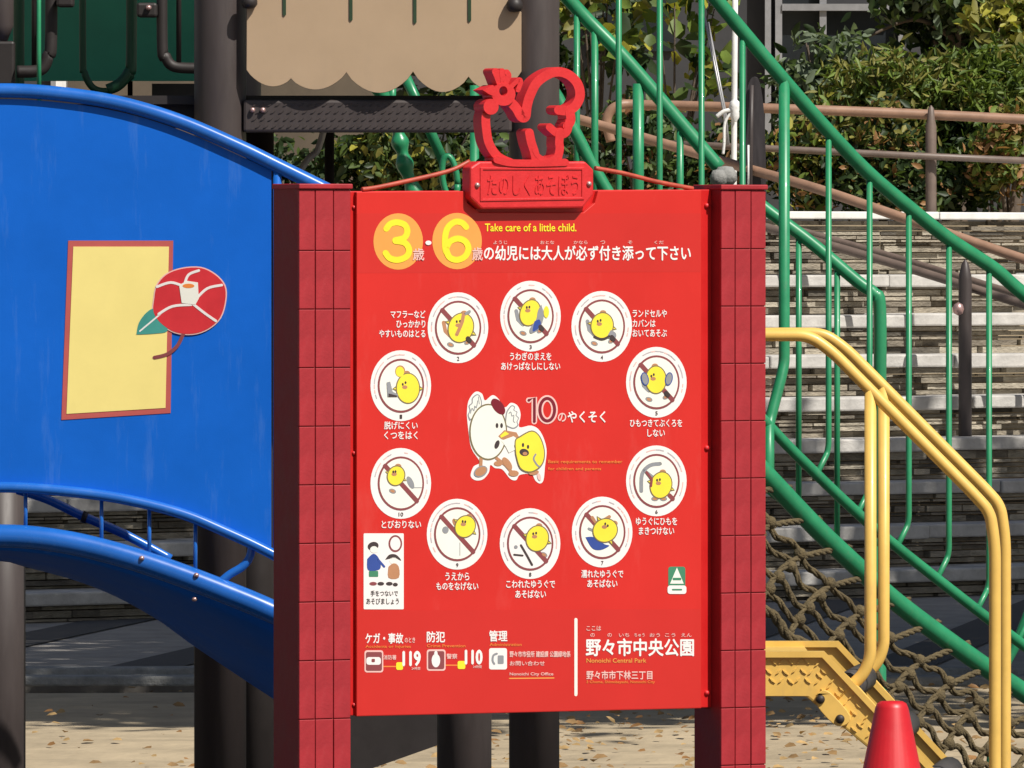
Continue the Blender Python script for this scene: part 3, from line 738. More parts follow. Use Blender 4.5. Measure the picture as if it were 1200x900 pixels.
b = MB(); b.tube([P(2,-150,22.35), P(2, 30, 22.35), P(1, 48, 22.35)], .026, 16, rf=lambda t, i: (1, 1, .55)[i]); b.build('roof_support', 'brown_post', tw)
# dark plate for a black part plus shaded ground under the deck; rear braces
b = MB(); b.prism([(P(a, c2, 23.6).x, P(a, c2, 23.6).z) for a, c2 in [(405,760),(515,760),(515,872),(430,902),(405,912)]], lambda a, b_, w: Vector((a, 23.6-w, b_)), 0, .03); b.build('shadow_plate', 'brown_dark', tw)
tubepx('brace', [(386,150,24.0),(386,860,24.0),(386,1050,24.0)], .012, 'brown_dark', tw, sm=0)
tubepx('brace', [(352,200,23.9),(362,185,23.9),(372,176,23.9),(380,150,23.9)], .008, 'window_frame', tw)
# roof: pitched, unseen above the frame, added to shade deck and green panel
b = MB(); xa, xb = P(-230,0,22.5).x, P(660,0,22.5).x+.45
b.add([(xa,22.3,3.6),(xb,22.3,3.6),(xb,24.9,3.6),(xa,24.9,3.6),(xa+.3,23.6,4.5),(xb-.3,23.6,4.5)], [(0,1,5,4),(1,2,5),(2,3,4,5),(3,0,4),(3,2,1,0)])
b.build('shade_roof', 'brown_dark', tw)

# ------------------------------------------------------------------ blue arched bridge
br = thing('arched_bridge', 'blue arched play bridge with solid side panel and tubular rails', 'bridge')
BN = 21.4; BF = 22.1
def mir(pts):      # continue the arch symmetrically to the left of its crown at px -8
    l = [(-16-x, y) for x, y in pts if x > 0][::-1]
    return l+pts
top = mir([(0,106),(70,110),(140,121),(210,142),(280,172),(325,194),(380,221),(402,232)])
low_ = mir([(0,571),(70,575),(140,584),(210,601),(262,622),(317,648),(380,684),(400,696)])
st = mir([(0,628),(70,634),(140,650),(210,673),(280,700),(320,717),(380,745),(402,757)])
und = mir([(0,651),(31,658),(90,674),(140,694),(190,722),(227,749),(297,796),(330,818),(406,874)])
def arch(name, pts, r, Y, m, n=14): return tubepx(name, [(a, c2, Y) for a, c2 in pts], r, m, br, n=n)
arch('top_rail', top, .0155, BN-.006, 'blue_steel'); arch('panel_rail', low_, .0115, BN-.015, 'blue_steel'); arch('stringer', st, .0245, BN, 'blue_steel', 18)
arch('top_rail', top[:], .0155, BF, 'blue_steel'); arch('stringer', st, .0245, BF, 'blue_steel')
# panel
tp = sm2(top, 5); lp_ = sm2(low_, 5)
tp = [(a, c2+10) for a, c2 in tp if -334 <= a <= 318]; lp_ = [(a, c2-1) for a, c2 in lp_ if -334 <= a <= 318]
tp[-1] = (318, tp[-1][1]); lp_[-1] = (318, lp_[-1][1]); lp_.append((318, 646))
tp.append((318, 203))
poly = tp+lp_[::-1]
b = MB(); b.prism([(P(a, c2, BN).x, P(a, c2, BN).z) for a, c2 in poly], lambda a, b_, w: Vector((a, BN-w, b_)), -.008, .006)
bpan = b.build('side_panel', 'blue_plastic', br, bevel=.003)
for px in (325, -341):
    tubepx('end_tube', [(px, 196, BN-.005), (px, 400, BN-.005), (px, 655, BN-.005)], .0095, 'blue_steel', br, sm=0)
for px in (119, 175, 229, -135, -191, -245, 30, -46):
    ya = [c2 for a, c2 in sm2(low_, 8) if a >= px][0]; yb = [c2 for a, c2 in sm2(st, 8) if a >= px][0]
    tubepx('spindle', [(px, ya, BN), (px, yb, BN)], .0042, 'blue_steel', br, sm=0, n=8)
tubepx('curved_strut', [(296,634,BN),(293,652,BN),(284,664,BN),(268,674,BN),(252,688,BN)], .009, 'blue_steel', br)
tubepx('inner_tube', [(20,574,21.75),(55,585,21.75),(95,604,21.75),(146,626,21.75),(200,655,21.75)], .010, 'blue_steel', br)
b = MB(); v0 = P(98, 604, 21.75); b.tube([P(96, 605, 21.75), P(102, 607, 21.75)], .0125, 12); b.build('collar', 'brown_dark', br)
# trough below the stringer: a moulded skirt that turns under towards the far side
su = sm2([(a, c2+9) for a, c2 in st], 5); uu = sm2(und, 5)
xs_ = np.linspace(-420, 404, 60)
def interp(path, x):
    for a, b_ in zip(path, path[1:]):
        if a[0] <= x <= b_[0]: return a[1]+(b_[1]-a[1])*(x-a[0])/max(1e-6, b_[0]-a[0])
    return path[-1][1] if x > path[-1][0] else path[0][1]
b = MB(); V = []; nr = 9
for x in xs_:
    ya, yb = interp(su, x), interp(uu, x)
    for k in range(nr):
        t = k/(nr-1); Y = BN+.01+(BF-.1-BN)*t**1.4
        yy = ya+(yb-ya)*t
        V.append(P(x, yy, Y))
b.add(V, [(i*nr+k, (i+1)*nr+k, (i+1)*nr+k+1, i*nr+k+1) for i in range(len(xs_)-1) for k in range(nr-1)], 0, True)
sk = b.build('skirt', 'blue_plastic', br); md = sk.modifiers.new('solid', 'SOLIDIFY'); md.thickness = .012; md.offset = -1
for px, py in ((166, 654), (230, 674)):
    b = MB(); v = P(px, py, BN-.024); b.lathe([(.001,.005),(.005,.003),(.006,0),(.005,-.004),(.001,-.005)], v, 10); b.build('rivet', 'screw', br)
b = MB(); v = P(228, 702, BN-.005); b.lathe([(.001,.005),(.005,.003),(.006,0),(.005,-.004),(.001,-.005)], v, 10); b.build('rivet', 'screw', br)
# treads between the stringers
for i, x in enumerate(np.linspace(-400, 380, 22)):
    y = interp(st, x); a = P(x, y, 21.75); sl_ = math.atan2(-(interp(st, x+10)-y), 10)
    b = MB(); b.box((a.x, 21.75, a.z+.002), (.050, .64, .016), 0, Matrix.Rotation(-sl_, 3, 'Y')); b.build('tread', 'blue_steel', br, bevel=.003)
for px in (-405, 366):
    for Y in (BN, BF):
        a = P(px, interp(st, px), Y); b = MB(); b.tube([a, Vector((a.x, Y, -.05))], .024, 14); b.build('leg', 'blue_steel', br)
# plain yellow sticker and camellia sticker on the panel
def bpz(a, c2, w): v = P(a, c2, BN-.006); return Vector((v.x, BN-.006-w, v.z))
b = MB(); out = [(80,282),(203,282),(200,484),(72,492)]; inn = [(86,289),(198,289),(194,478),(78,485)]
b.prism(out, bpz, 0, .0012, 0); b.prism(inn, bpz, .0013, .0020, 1); b.build('sticker', ['sticker_border', 'sticker_yellow'], bpan)
b = MB()
fo = sm2([(181,350),(184,335),(195,322),(213,315),(235,314),(252,322),(263,335),(264,352),(258,372),(244,385),(226,391),(205,389),(188,378),(180,365),(181,350)], 4)[:-1]
b.prism([(223+(a-223)*1.035, 352+(c2-352)*1.035) for a, c2 in fo], bpz, .0021, .0025, 6); b.prism(fo, bpz, .0022, .0030, 0)
for path in ([(184,336),(200,331),(214,335)], [(216,334),(221,322),(233,317)], [(230,350),(243,338),(260,334)], [(226,356),(240,367),(253,376)], [(186,368),(202,359),(224,357)]):
    b.strip(sm2(path, 5), 3.0, bpz, .0031, .0036, 1)
b.prism([(210,334),(219,329),(232,331),(233,350),(229,357),(213,355)], bpz, .0036, .0040, 2); b.prism(ell(221, 335, 7, 2.6, 16), bpz, .0041, .0043, 3)
b.prism(sm2([(160,392),(163,378),(172,366),(182,362),(192,376),(196,388),(180,391),(160,392)], 4)[:-1], bpz, .0016+.0005, .0020+.0008, 4)
b.prism(stroke([(164,388),(188,368)], 1.8), bpz, .0029, .0031, 1)
b.strip(sm2([(215,391),(208,405),(196,415),(181,419)], 4), 4.2, bpz, .0022, .0029, 5)
b.build('camellia_sticker', ['print_flower', 'print_white', 'print_cream', 'print_orange', 'print_teal', 'print_brown', 'print_pink'], bpan)

# ------------------------------------------------------------------ red information sign
TH = R(32); O = Vector(((623-600)/F*20.4, 20.4, 0))
sg = thing('information_sign', 'red playground information sign on two tiled posts with animal figure on top', 'sign', O, TH)
ca_, sa_ = math.cos(TH), math.sin(TH)
def S(px, py, w=.012):
    tx = (px-600)/F
    u = (tx*(O.y-w*ca_)-O.x-w*sa_)/(ca_-tx*sa_)
    Y = O.y+u*sa_-w*ca_
    return u, CAMH-(py-HOR)/F*Y
def L3(u, z, w): return Vector((u, -w, z))
def SP(px, py, w0=.012):               # pixel on the board -> local point, w measured from the board's face
    u, z = S(px, py, w0); return u, z
WB = .012
def pm(a, c2, w): u, z = S(a, c2, WB); return Vector((u, -(WB+w), z))
WP = .040
# posts with rows of tiles
for pxl, pxr, top_y, j0, pitch, nm in ((350.5, 411.5, 217, 362.3-68.6*2, 68.6, 0), (845, 898, 218, 358.8-67.2*2, 67.2, 1)):
    ul, zt = S(pxl, top_y, WP); ur, _ = S(pxr, top_y, WP)
    Wd = ur-ul
    b = MB(); b.box(((ul+ur)/2, -(WP-.004)+.049, (zt-.05)/2), (Wd-.003, .098, zt+.05-.006))
    po = b.build('post', 'post_red', sg, bevel=.002)
    b = MB(); b.box(((ul+ur)/2, -WP+.049, zt-.002), (Wd+.004, .106, .010)); b.build('cap', 'tile_red', po, bevel=.002)
    zj = [S((pxl+pxr)/2, j0+pitch*k, WP)[1] for k in range(0, 16)]
    z_top = zt-.008; cw = [0, .315, .665, 1.0]
    # three columns of upright tiles
    tm = {}
    edges = [z_top]+[z for z in zj if z < z_top-.02]
    edges = [e for e in edges if e > .0]+[.005]
    for c_ in range(3):
        xa = ul+Wd*cw[c_]; xb = ul+Wd*cw[c_+1]
        for r_ in range(len(edges)-1):
            h = edges[r_]-edges[r_+1]
            if h < .02: continue
            key = (c_, round(h, 3))
            if key not in tm:
                bb = MB(); w_, h_ = (xb-xa)-.0019, h-.0017
                bb.box((0,0,0), (w_, .007, h_))
                bb.add([(-w_/2,-.0035,-h_/2),(w_/2,-.0035,-h_/2),(w_/2,-.0035,h_/2),(-w_/2,-.0035,h_/2)], [], 0)
                o = bb.build('tile', 'tile_red', po, bevel=.0012); tm[key] = o
            else: o = inst(tm[key], po)
            o.location = ((xa+xb)/2, -(WP-.0035)+random.uniform(0,.0008), (edges[r_]+edges[r_+1])/2)
            o.rotation_euler = (random.uniform(-.004,.004), 0, random.uniform(-.006,.006))
# board and frame
def yb_(px): return 839.5+(px-418)*(830-839.5)/(822-418)
notch = [(545,224),(548,238),(562,249),(684,249),(697,238),(701,223.5)]
bpoly = [(418,225)]+notch+[(822,222.5),(822,830),(418,839.5)]
b = MB(); b.prism([S(a, c2, WB) for a, c2 in bpoly], lambda a, b_, w: Vector((a, -w, b_)), .002, WB)
board = b.build('board', 'board_red', sg, bevel=.0012)
fl = [S(410, 224, 0), S(834, 222, 0), S(834, 829, 0), S(410, 838.5, 0)]
b = MB(); b.prism([fl[0], fl[1], fl[2], fl[3]], lambda a, b_, w: Vector((a, -w, b_)), -.022, .0015); frame = b.build('frame', 'frame_red', sg, bevel=.0015)
def bolt(parent, px, py, w, r=.006, m='screw'):
    u, z = S(px, py, w); n = 12; vv = []
    for (r_, h_) in ((r, 0), (r*.95, r*.5), (r*.6, r*.85), (r*.1, r)):
        for k in range(n): vv.append((u+r_*math.cos(k*2*math.pi/n), -(w+h_), z+r_*math.sin(k*2*math.pi/n)))
    b = MB(); b.add(vv, [(i*n+k, i*n+(k+1)%n, (i+1)*n+(k+1)%n, (i+1)*n+k) for i in range(3) for k in range(n)]+[tuple(3*n+k for k in range(n))], 0, True)
    return b.build('bolt', m, parent)
for py in (241, 525, 812): bolt(frame, 828, py, .0018, .0055, 'cast_red')
for py in (243, 531, 826): bolt(frame, 414.6, py, .0018, .0045, 'cast_red')
# name plate
plate = [(551.5,196),(562,189),(686,189),(696,199),(696,228),(683,244),(565,245),(551.5,232)]
pmw = lambda w0: (lambda a, c2, w: Vector((S(a, c2, w0)[0], -w, S(a, c2, w0)[1])))
b = MB(); b.prism(plate, pmw(.034), .0, .034); npl = b.build('name_plate', 'cast_red', sg, bevel=.004)
b = MB()
b.ring([(563,196),(685,196),(685,234),(563,236)], [(566,199),(682,199),(682,231),(566,233)], pmw(.036), .0335, .0362); b.build('rim', 'cast_red', npl, bevel=.001)
bolt(npl, 559, 217, .0342, .0055); bolt(npl, 690, 215.5, .0342, .0055)
# animal figure (cut-out outline)
Z6 = lambda p: [(530+a/4.5, 60+c2/4.5) for a, c2 in p]
b = MB(); fw = [.0345]
def figst(path, w, closed=False):
    fw[0] += .0005
    b.strip(sm2(Z6(path), 6), w/4.5, pmw(.034), .004, fw[0])
figst([(192,300),(176,350),(180,420),(195,490),(240,555),(310,590)], 46)
figst([(300,262),(335,300),(362,345),(384,345),(392,290),(410,230),(450,160),(530,112),(600,118),(655,165),(672,230),(650,285),(610,312),(560,310)], 50)
figst([(618,318),(622,365),(605,395)], 48); figst([(612,372),(605,418),(580,440),(545,430),(510,400)], 40)
figst([(565,425),(560,480),(562,520),(545,590)], 44); figst([(402,430),(412,480),(428,530),(440,590)], 46)
figst([(428,520),(450,555),(500,575),(550,550)], 26)
figst([(230,572),(300,588),(430,590),(590,586)], 38)
figst([(245,165),(232,130),(222,108)], 38); figst([(262,160),(258,125),(256,105)], 30); figst([(275,165),(290,130),(280,110)], 28)
figst([(300,190),(325,165),(345,150),(352,165),(338,205)], 24)
fw[0] += .0004
n_ = 28; b.ring(ell(530+262/4.5, 60+228/4.5, 62/4.5, 60/4.5, n_), ell(530+260/4.5, 60+210/4.5, 22/4.5, 25/4.5, n_), pmw(.034), .004, fw[0])
fw[0] += .0004; b.prism(Z6([(150,205),(205,178),(222,200),(215,240),(182,226)]), pmw(.034), .004, fw[0])
fw[0] += .0004; b.prism(Z6(ell(194, 293, 40, 42, 20)), pmw(.034), .004, fw[0])
fg = b.build('animal_figure', 'cast_red', sg)
# thin straps from the frame up to the plate
for pts in ([(424,222),(445,219),(500,207),(530,199),(550,189)], [(697,197),(730,203),(770,213),(812,221)]):
    b = MB(); q = [Vector((S(a, c2, 0)[0], 0, S(a, c2, 0)[1])) for a, c2 in pts]
    b.tube(smooth(q, 6), .0045, 8, rf=lambda t, i: 1.0); b.build('strap', 'strap_red', sg)

# ---- printing on the board (flat print, laid a fraction of a millimetre proud)
FONT = None
def text_mesh(txt, bold=.0, align='LEFT'):
    cu = bpy.data.curves.new('t', 'FONT'); cu.body = txt; cu.size = 1; cu.resolution_u = 3; cu.offset = bold; cu.align_x = align; cu.space_line = .95
    o = bpy.data.objects.new('t', cu); C.objects.link(o)
    dg = bpy.context.evaluated_depsgraph_get(); dg.update()
    me = bpy.data.meshes.new_from_object(o.evaluated_get(dg))
    bpy.data.objects.remove(o); bpy.data.curves.remove(cu); return me
def lettering(txt, x0, y0, x1, y1, m, w=.0008, bold=.012, align='LEFT', parent=None, name='lettering', w0=WB, wabs=None):
    me = text_mesh(txt, 0, align); n = len(me.vertices)
    co = np.empty(n*3, np.float32); me.vertices.foreach_get('co', co); co = co.reshape(-1, 3)
    if n == 0: return None
    mn, mx = co.min(0), co.max(0); out = np.empty_like(co)
    fx = (co[:, 0]-mn[0])/max(1e-6, mx[0]-mn[0]); fy = (co[:, 1]-mn[1])/max(1e-6, mx[1]-mn[1])
    for i in range(n):
        u, z = S(x0+(x1-x0)*fx[i], y1-(y1-y0)*fy[i], w0); out[i] = (u, -((w0+w) if wabs is None else wabs), z)
    hpx = (y1-y0)/max(.6, mx[1]-mn[1])*(S(600, 300)[1]-S(600, 301)[1]); d = bold*hpx*.75
    if bold > .005 and wabs is None:
        polys = [tuple(p.vertices) for p in me.polygons]; VV = []; FF = []
        for k, (ox, oz) in enumerate(((0, 0), (d, 0), (-d, 0), (0, d), (0, -d))):
            o_ = out.copy(); o_[:, 0] += ox; o_[:, 2] += oz; o_[:, 1] -= .00004*k
            VV += [tuple(v) for v in o_]; FF += [tuple(i+k*n for i in p) for p in polys]
        me = bpy.data.meshes.new(name); me.from_pydata(VV, [], FF)
    else: me.vertices.foreach_set('co', out.ravel())
    me.materials.clear(); me.materials.append(MATS[m]); me.update()
    o = bpy.data.objects.new(name, me); C.objects.link(o); o.parent = parent or board
    return o
def pr(name, items, mats):
    """items: (polygon, layer, material index)"""
    b = MB()
    for poly, ly, mi in items:
        if isinstance(poly, dict): b.strip(poly['p'], poly['w'], pm, 0, .0005+.0004*ly, mi, True)
        else: b.sheet(poly, pm, .0005+.0004*ly, mi)
    return b.build(name, mats, board, recalc=False)

STK = lambda p, w: {'p': p, 'w': w}
PM = ['print_white', 'print_brown', 'chick_yellow', 'print_grey', 'print_dark', 'print_blue', 'print_tan', 'print_cream', 'print_maroon', 'print_pink', 'print_orange', 'print_amber', 'print_yellow', 'print_green', 'print_flower', 'print_pale', 'print_olive']
W_, BR_, Y_, G_, D_, BL_, T_, CR_, MA_, PK_, OR_, AM_, YL_, GN_, FL_, LG_, OL_ = range(17)
# slightly darker printed bands at the head and foot of the board
pr('printed_band', [([(419,715.5),(821,713.5),(821,829),(419,838.5)], -.75, 0), ], ['board_band_red']); pr('printed_band', [([(419,250),(821,250),(821,318.5),(419,320)], -.75, 0)], ['board_band_red'])
# age circles
pr('age_disc', [(ell(466.5, 283, 29, 33, 40), 0, AM_)], PM); pr('age_disc', [(ell(535.5, 282.5, 29, 33, 40), 0, AM_)], PM)
three = [sm2([(452.5,268),(457,262.5),(465,260.5),(474,263.5),(477,271),(473.5,278.5),(463,281.5)], 5), sm2([(463,282.3),(474,284.5),(479,292.5),(476,300.5),(466,304.5),(456.5,302.5),(451.5,296.5)], 5)]
six = [sm2([(546,266),(541,261),(533,260),(525,266),(521.5,276),(521.3,290),(523,296)], 5), sm2([(521.8,290),(526,301),(535,304.5),(544.5,300.5),(548.5,291.5),(545,283),(536,279.5),(527,283),(522.8,290)], 5)]
for n_ in (three, six): pr('age_numeral', [(STK(n_[0], 7.2), 1.6, YL_), (STK(n_[1], 7.2), 2.2, YL_)], PM)

lettering('歳', 483.5, 291, 496.5, 305, 'print_pink', .0018, .02); lettering('・', 498, 282, 505, 287, 'print_white', .0018, .02); lettering('歳', 553, 290, 565, 305, 'print_pink', .0018, .02)
lettering('の幼児には大人が必ず付き添って下さい', 567, 288, 809, 305, 'print_white', .0010, .028)
for px, t in ((586, 'ようじ'), (641, 'おとな'), (680, 'かなら'), (706, 'つ'), (738, 'そ'), (772, 'くだ')): lettering(t, px-2.7*len(t), 282, px+2.7*len(t), 286, 'print_pink', .0010, .01)
lettering('Take care of a little child.', 568, 262, 675, 271, 'print_yellow', .0010, .02)

# prohibition discs
chickrng = random.Random(3)
def disc(cx, cy, num, bodyc, kind):
    it = [(ell(cx, cy, 35.5, 41.5, 44), 0, W_)]
    # printed ring with small grey lettering marks
    b = MB()
    for k in range(26):
        a = R(150+k*9.4)
        if chickrng.random() < .35: continue
        x, y = cx+31*math.cos(a), cy+36.3*math.sin(a)
        t = math.atan2(36.3*math.cos(a), -31*math.sin(a)); l = chickrng.uniform(1.6, 3.2)
        it.append((STK([(x-l*math.cos(t), y-l*math.sin(t)), (x+l*math.cos(t), y+l*math.sin(t))], 1.3), 1, PK_ if chickrng.random() < .5 else LG_))
    it.append((ell(cx, cy, 27.2, 31.7, 40), 1.5, BR_)); it.append((ell(cx, cy, 25.0, 29.2, 40), 2.0, CR_ if kind != 8 else W_))
    d = lambda x, y: (cx+x, cy+y)
    slash = STK([d(-18.5, -20.5), d(18.5, 20.5)], 5.4)
    bx_, by_, brx, bry, rot = bodyc
    body = [(x, y) for x, y in ell(cx+bx_, cy+by_, brx, bry, 30, R(rot))]
    outl = ell(cx+bx_, cy+by_, brx+1.3, bry+1.3, 30, R(rot))
    def chick(ly):
        tp_ = lambda a, k: (cx+bx_+k*brx*math.cos(R(a+rot)), cy+by_+k*bry*math.sin(R(a+rot)))
        it.append((ell(*tp_(-95, 1.02), 4, 3.4, 12), ly, T_))
        it.append((outl, ly+.4, OL_)); it.append((body, ly+.8, Y_))
        for sg_ in (-1, 1):      # little pointed wings
            q0 = tp_(90-sg_*72, .92); q1 = tp_(90-sg_*88, 1.42); q2 = tp_(90-sg_*108, .92)
            it.append(([q0, q1, q2], ly+.2, OL_)); it.append(([(q0[0]*.7+q2[0]*.3, q0[1]*.7+q2[1]*.3), (q1[0]*.8+(q0[0]+q2[0])*.1, q1[1]*.8+(q0[1]+q2[1])*.1), (q2[0]*.7+q0[0]*.3, q2[1]*.7+q0[1]*.3)], ly+.35, Y_))
        e1 = tp_(-150, .55); e2 = tp_(-120, .45); bk = tp_(-165, .30)
        it.append((ell(*e1, 1.2, 1.7, 10), ly+1.3, D_)); it.append((ell(*e2, 1.2, 1.7, 10), ly+1.3, D_)); it.append((ell(*bk, 3.2, 2.2, 12), ly+1.3, T_))
    def foot(x, y, r=20): it.append((ell(cx+x, cy+y, 4.4, 2.8, 14, R(r)), 2.7, G_)); it.append((ell(cx+x, cy+y, 2.9, 1.7, 14, R(r)), 3.0, T_))
    if kind == 1:      # shoe shown, no slash
        chick(3); it.append((ell(cx-1, cy-17, 6, 7, 16), 2.6, T_)); it.append((ell(cx-1.4, cy-16.4, 5, 6, 16), 3.6, Y_))
        it.append(([d(-17,-4), d(-13,-5), d(-10,7), d(-4,10), d(-4,13), d(-16,13)], 4.6, G_)); it.append(([d(-15,9), d(-5,11.5), d(-5,13), d(-15,13)], 5, D_))
    elif kind in (2, 3, 4, 5):
        foot(-9, 20); foot(11, 17, -30)
        it.append((STK([d(-17,-6), d(-15,4), d(-9,10)], 4.5), 2.6, T_ if kind == 2 else G_)); it.append((slash, 3, BR_)); chick(3.4)
        if kind == 2: it.append((STK(sm2([d(6,-16), d(4,-6), d(-2,8)], 4), 4), 5.2, T_)); it.append((STK([d(8,-16), d(13,-19)], 3.4), 5.2, G_))
        if kind == 3: it.append((sm2([d(12,-14), d(15,0), d(10,14), d(0,20), d(-1,14), d(6,4), d(8,-6), d(12,-14)], 4)[:-1], 5.2, G_)); it.append((sm2([d(4,6), d(10,4), d(11,12), d(2,18), d(4,6)], 4)[:-1], 5.5, BL_)); it.append((ell(*d(18,-5), 3.2, 7, 14), 5.2, Y_))
        if kind == 4: it.append((sm2([d(10,4), d(16,8), d(15,14), d(6,13), d(10,4)], 4)[:-1], 5.2, G_)); it.append((STK(sm2([d(-9,12), d(0,15), d(9,11)], 4), 2.6), 5.3, D_))
        if kind == 5: 
            for s in (-1, 1): it.append((ell(*d(14*s,-4), 4.6, 8, 16, R(12*s)), 5.2, BL_)); it.append((ell(*d(14*s,-4), 3.4, 6.8, 16, R(12*s)), 5.6, G_))
        it.append((STK([d(11,12.5), d(13,15)], 5.2), 6.1, D_))
    elif kind == 6:
        it.append((STK([d(15,17), d(19,21)], 5), 3, BR_)); it.append((STK(sm2([d(-18,12), d(-17,-8), d(-8,-18), d(4,-20)], 4), 4.5), 2.6, G_)); it.append((STK([d(-14,-12), d(-4,-4)], 3.6), 2.9, G_))
        foot(-2, 21, 0); foot(8, 21, 0); chick(3.2); it.append((STK([d(-12,-10), d(-6,-2), d(-7,6)], 3), 5.2, BR_))
    elif kind == 7:
        it.append((slash, 2.8, BR_)); it.append((sm2([d(-20,6), d(-10,6), d(2,14), d(8,16), d(-2,21), d(-12,19), d(-20,6)], 5)[:-1], 3.2, BL_)); chick(3.8)
        it.append((STK([d(-12,-17), d(-8,-11), d(0,-13), d(8,-18)], 4), 3.5, T_)); it.append((STK([d(-16,-4), d(-9,-1)], 3), 3.5, G_))
    elif kind == 8:
        it.append((slash, 2.8, BR_)); it.append((STK([d(-11,2), d(-4,14), d(2,25)], 2.6), 3.2, D_)); it.append((STK([d(-19,13), d(-9,14)], 2.2), 3.2, D_)); it.append((ell(*d(-17,4), 2.2, 2.2, 10), 3.2, G_)); chick(3.6); foot(16, 13, 30)
    elif kind == 9:
        it.append((slash, 2.8, BR_)); it.append((ell(*d(-14,-5), 3.8, 4.2, 16), 3.2, G_)); it.append((STK([d(3,10), d(3,25)], .8), 2.6, G_)); it.append((ell(*d(-2,-13), 3, 6, 12, R(-30)), 3.0, T_)); chick(3.6)
    elif kind == 10:
        it.append((slash, 2.8, BR_)); chick(3.4); it.append((ell(*d(11,-1), 3.6, 8, 14, R(-25)), 2.5, G_)); it.append((STK([d(12,5), d(24,5)], .9), 2.6, G_)); foot(-10, 9); 
    pr('pictogram', it, PM)
    lettering(str(num), cx-(2.6 if num == 10 else 1.3), cy+34, cx+(2.6 if num == 10 else 1.3), cy+38.5, 'print_dark', .0012, .03)
disc(469.5, 452, 1, (8, 3, 13, 17, 0), 1)
disc(536.5, 384, 2, (3, 0, 14, 17, 20), 2)
disc(621.5, 370.5, 3, (-1, -4, 11, 15, 20), 3)
disc(705, 382.5, 4, (0, -1, 12.5, 14.5, 10), 4)
disc(769, 448, 5, (-1, -3, 11.5, 15.5, 0), 5)
disc(769, 563.5, 6, (5, 5, 12, 15, 15), 6)
disc(705.5, 623.5, 7, (3, -2, 13, 14, 60), 7)
disc(621, 637, 8, (8, -6, 12.5, 14.5, 15), 8)
disc(535.5, 626, 9, (9, -9, 11, 12.5, 30), 9)
disc(469.5, 566.5, 10, (-6, -9, 9.5, 11, 20), 10)
def cap_(lines, x0, x1, y0, lh, h, align='c'):
    mxl = max(len(l) for l in lines)
    for i, l in enumerate(lines):
        wd = (x1-x0)*len(l)/mxl; 
        a = (x0+x1)/2-wd/2 if align == 'c' else (x0 if align == 'l' else x1-wd)
        lettering(l, a, y0+i*lh, a+wd, y0+i*lh+h, 'print_white', .0010, .022)
cap_(['マフラーなど', 'ひっかかり', 'やすいものはとる'], 444, 498, 364, 11.3, 8.6, 'r')
cap_(['うわぎのまえを', 'あけっぱなしにしない'], 587, 656, 413, 11.5, 9)
cap_(['ランドセルや', 'カバンは', 'おいてあそぶ'], 741, 781, 363, 11.5, 8.6, 'l')
cap_(['ひもつきてぶくろを', 'しない'], 738, 799, 491.5, 11.5, 8.6)
cap_(['ゆうぐにひもを', 'まきつけない'], 745, 793, 606.5, 11.2, 8.8)
cap_(['濡れたゆうぐで', 'あそばない'], 681, 730, 668, 11.2, 9)
cap_(['こわれたゆうぐで', 'あそばない'], 593, 650, 680, 11.6, 9)
cap_(['うえから', 'ものをなげない'], 511, 560, 671, 11.4, 9)
cap_(['とびおりない'], 447, 493, 610, 11, 9)
cap_(['脱げにくい', 'くつをはく'], 450, 489, 494, 11.6, 9)
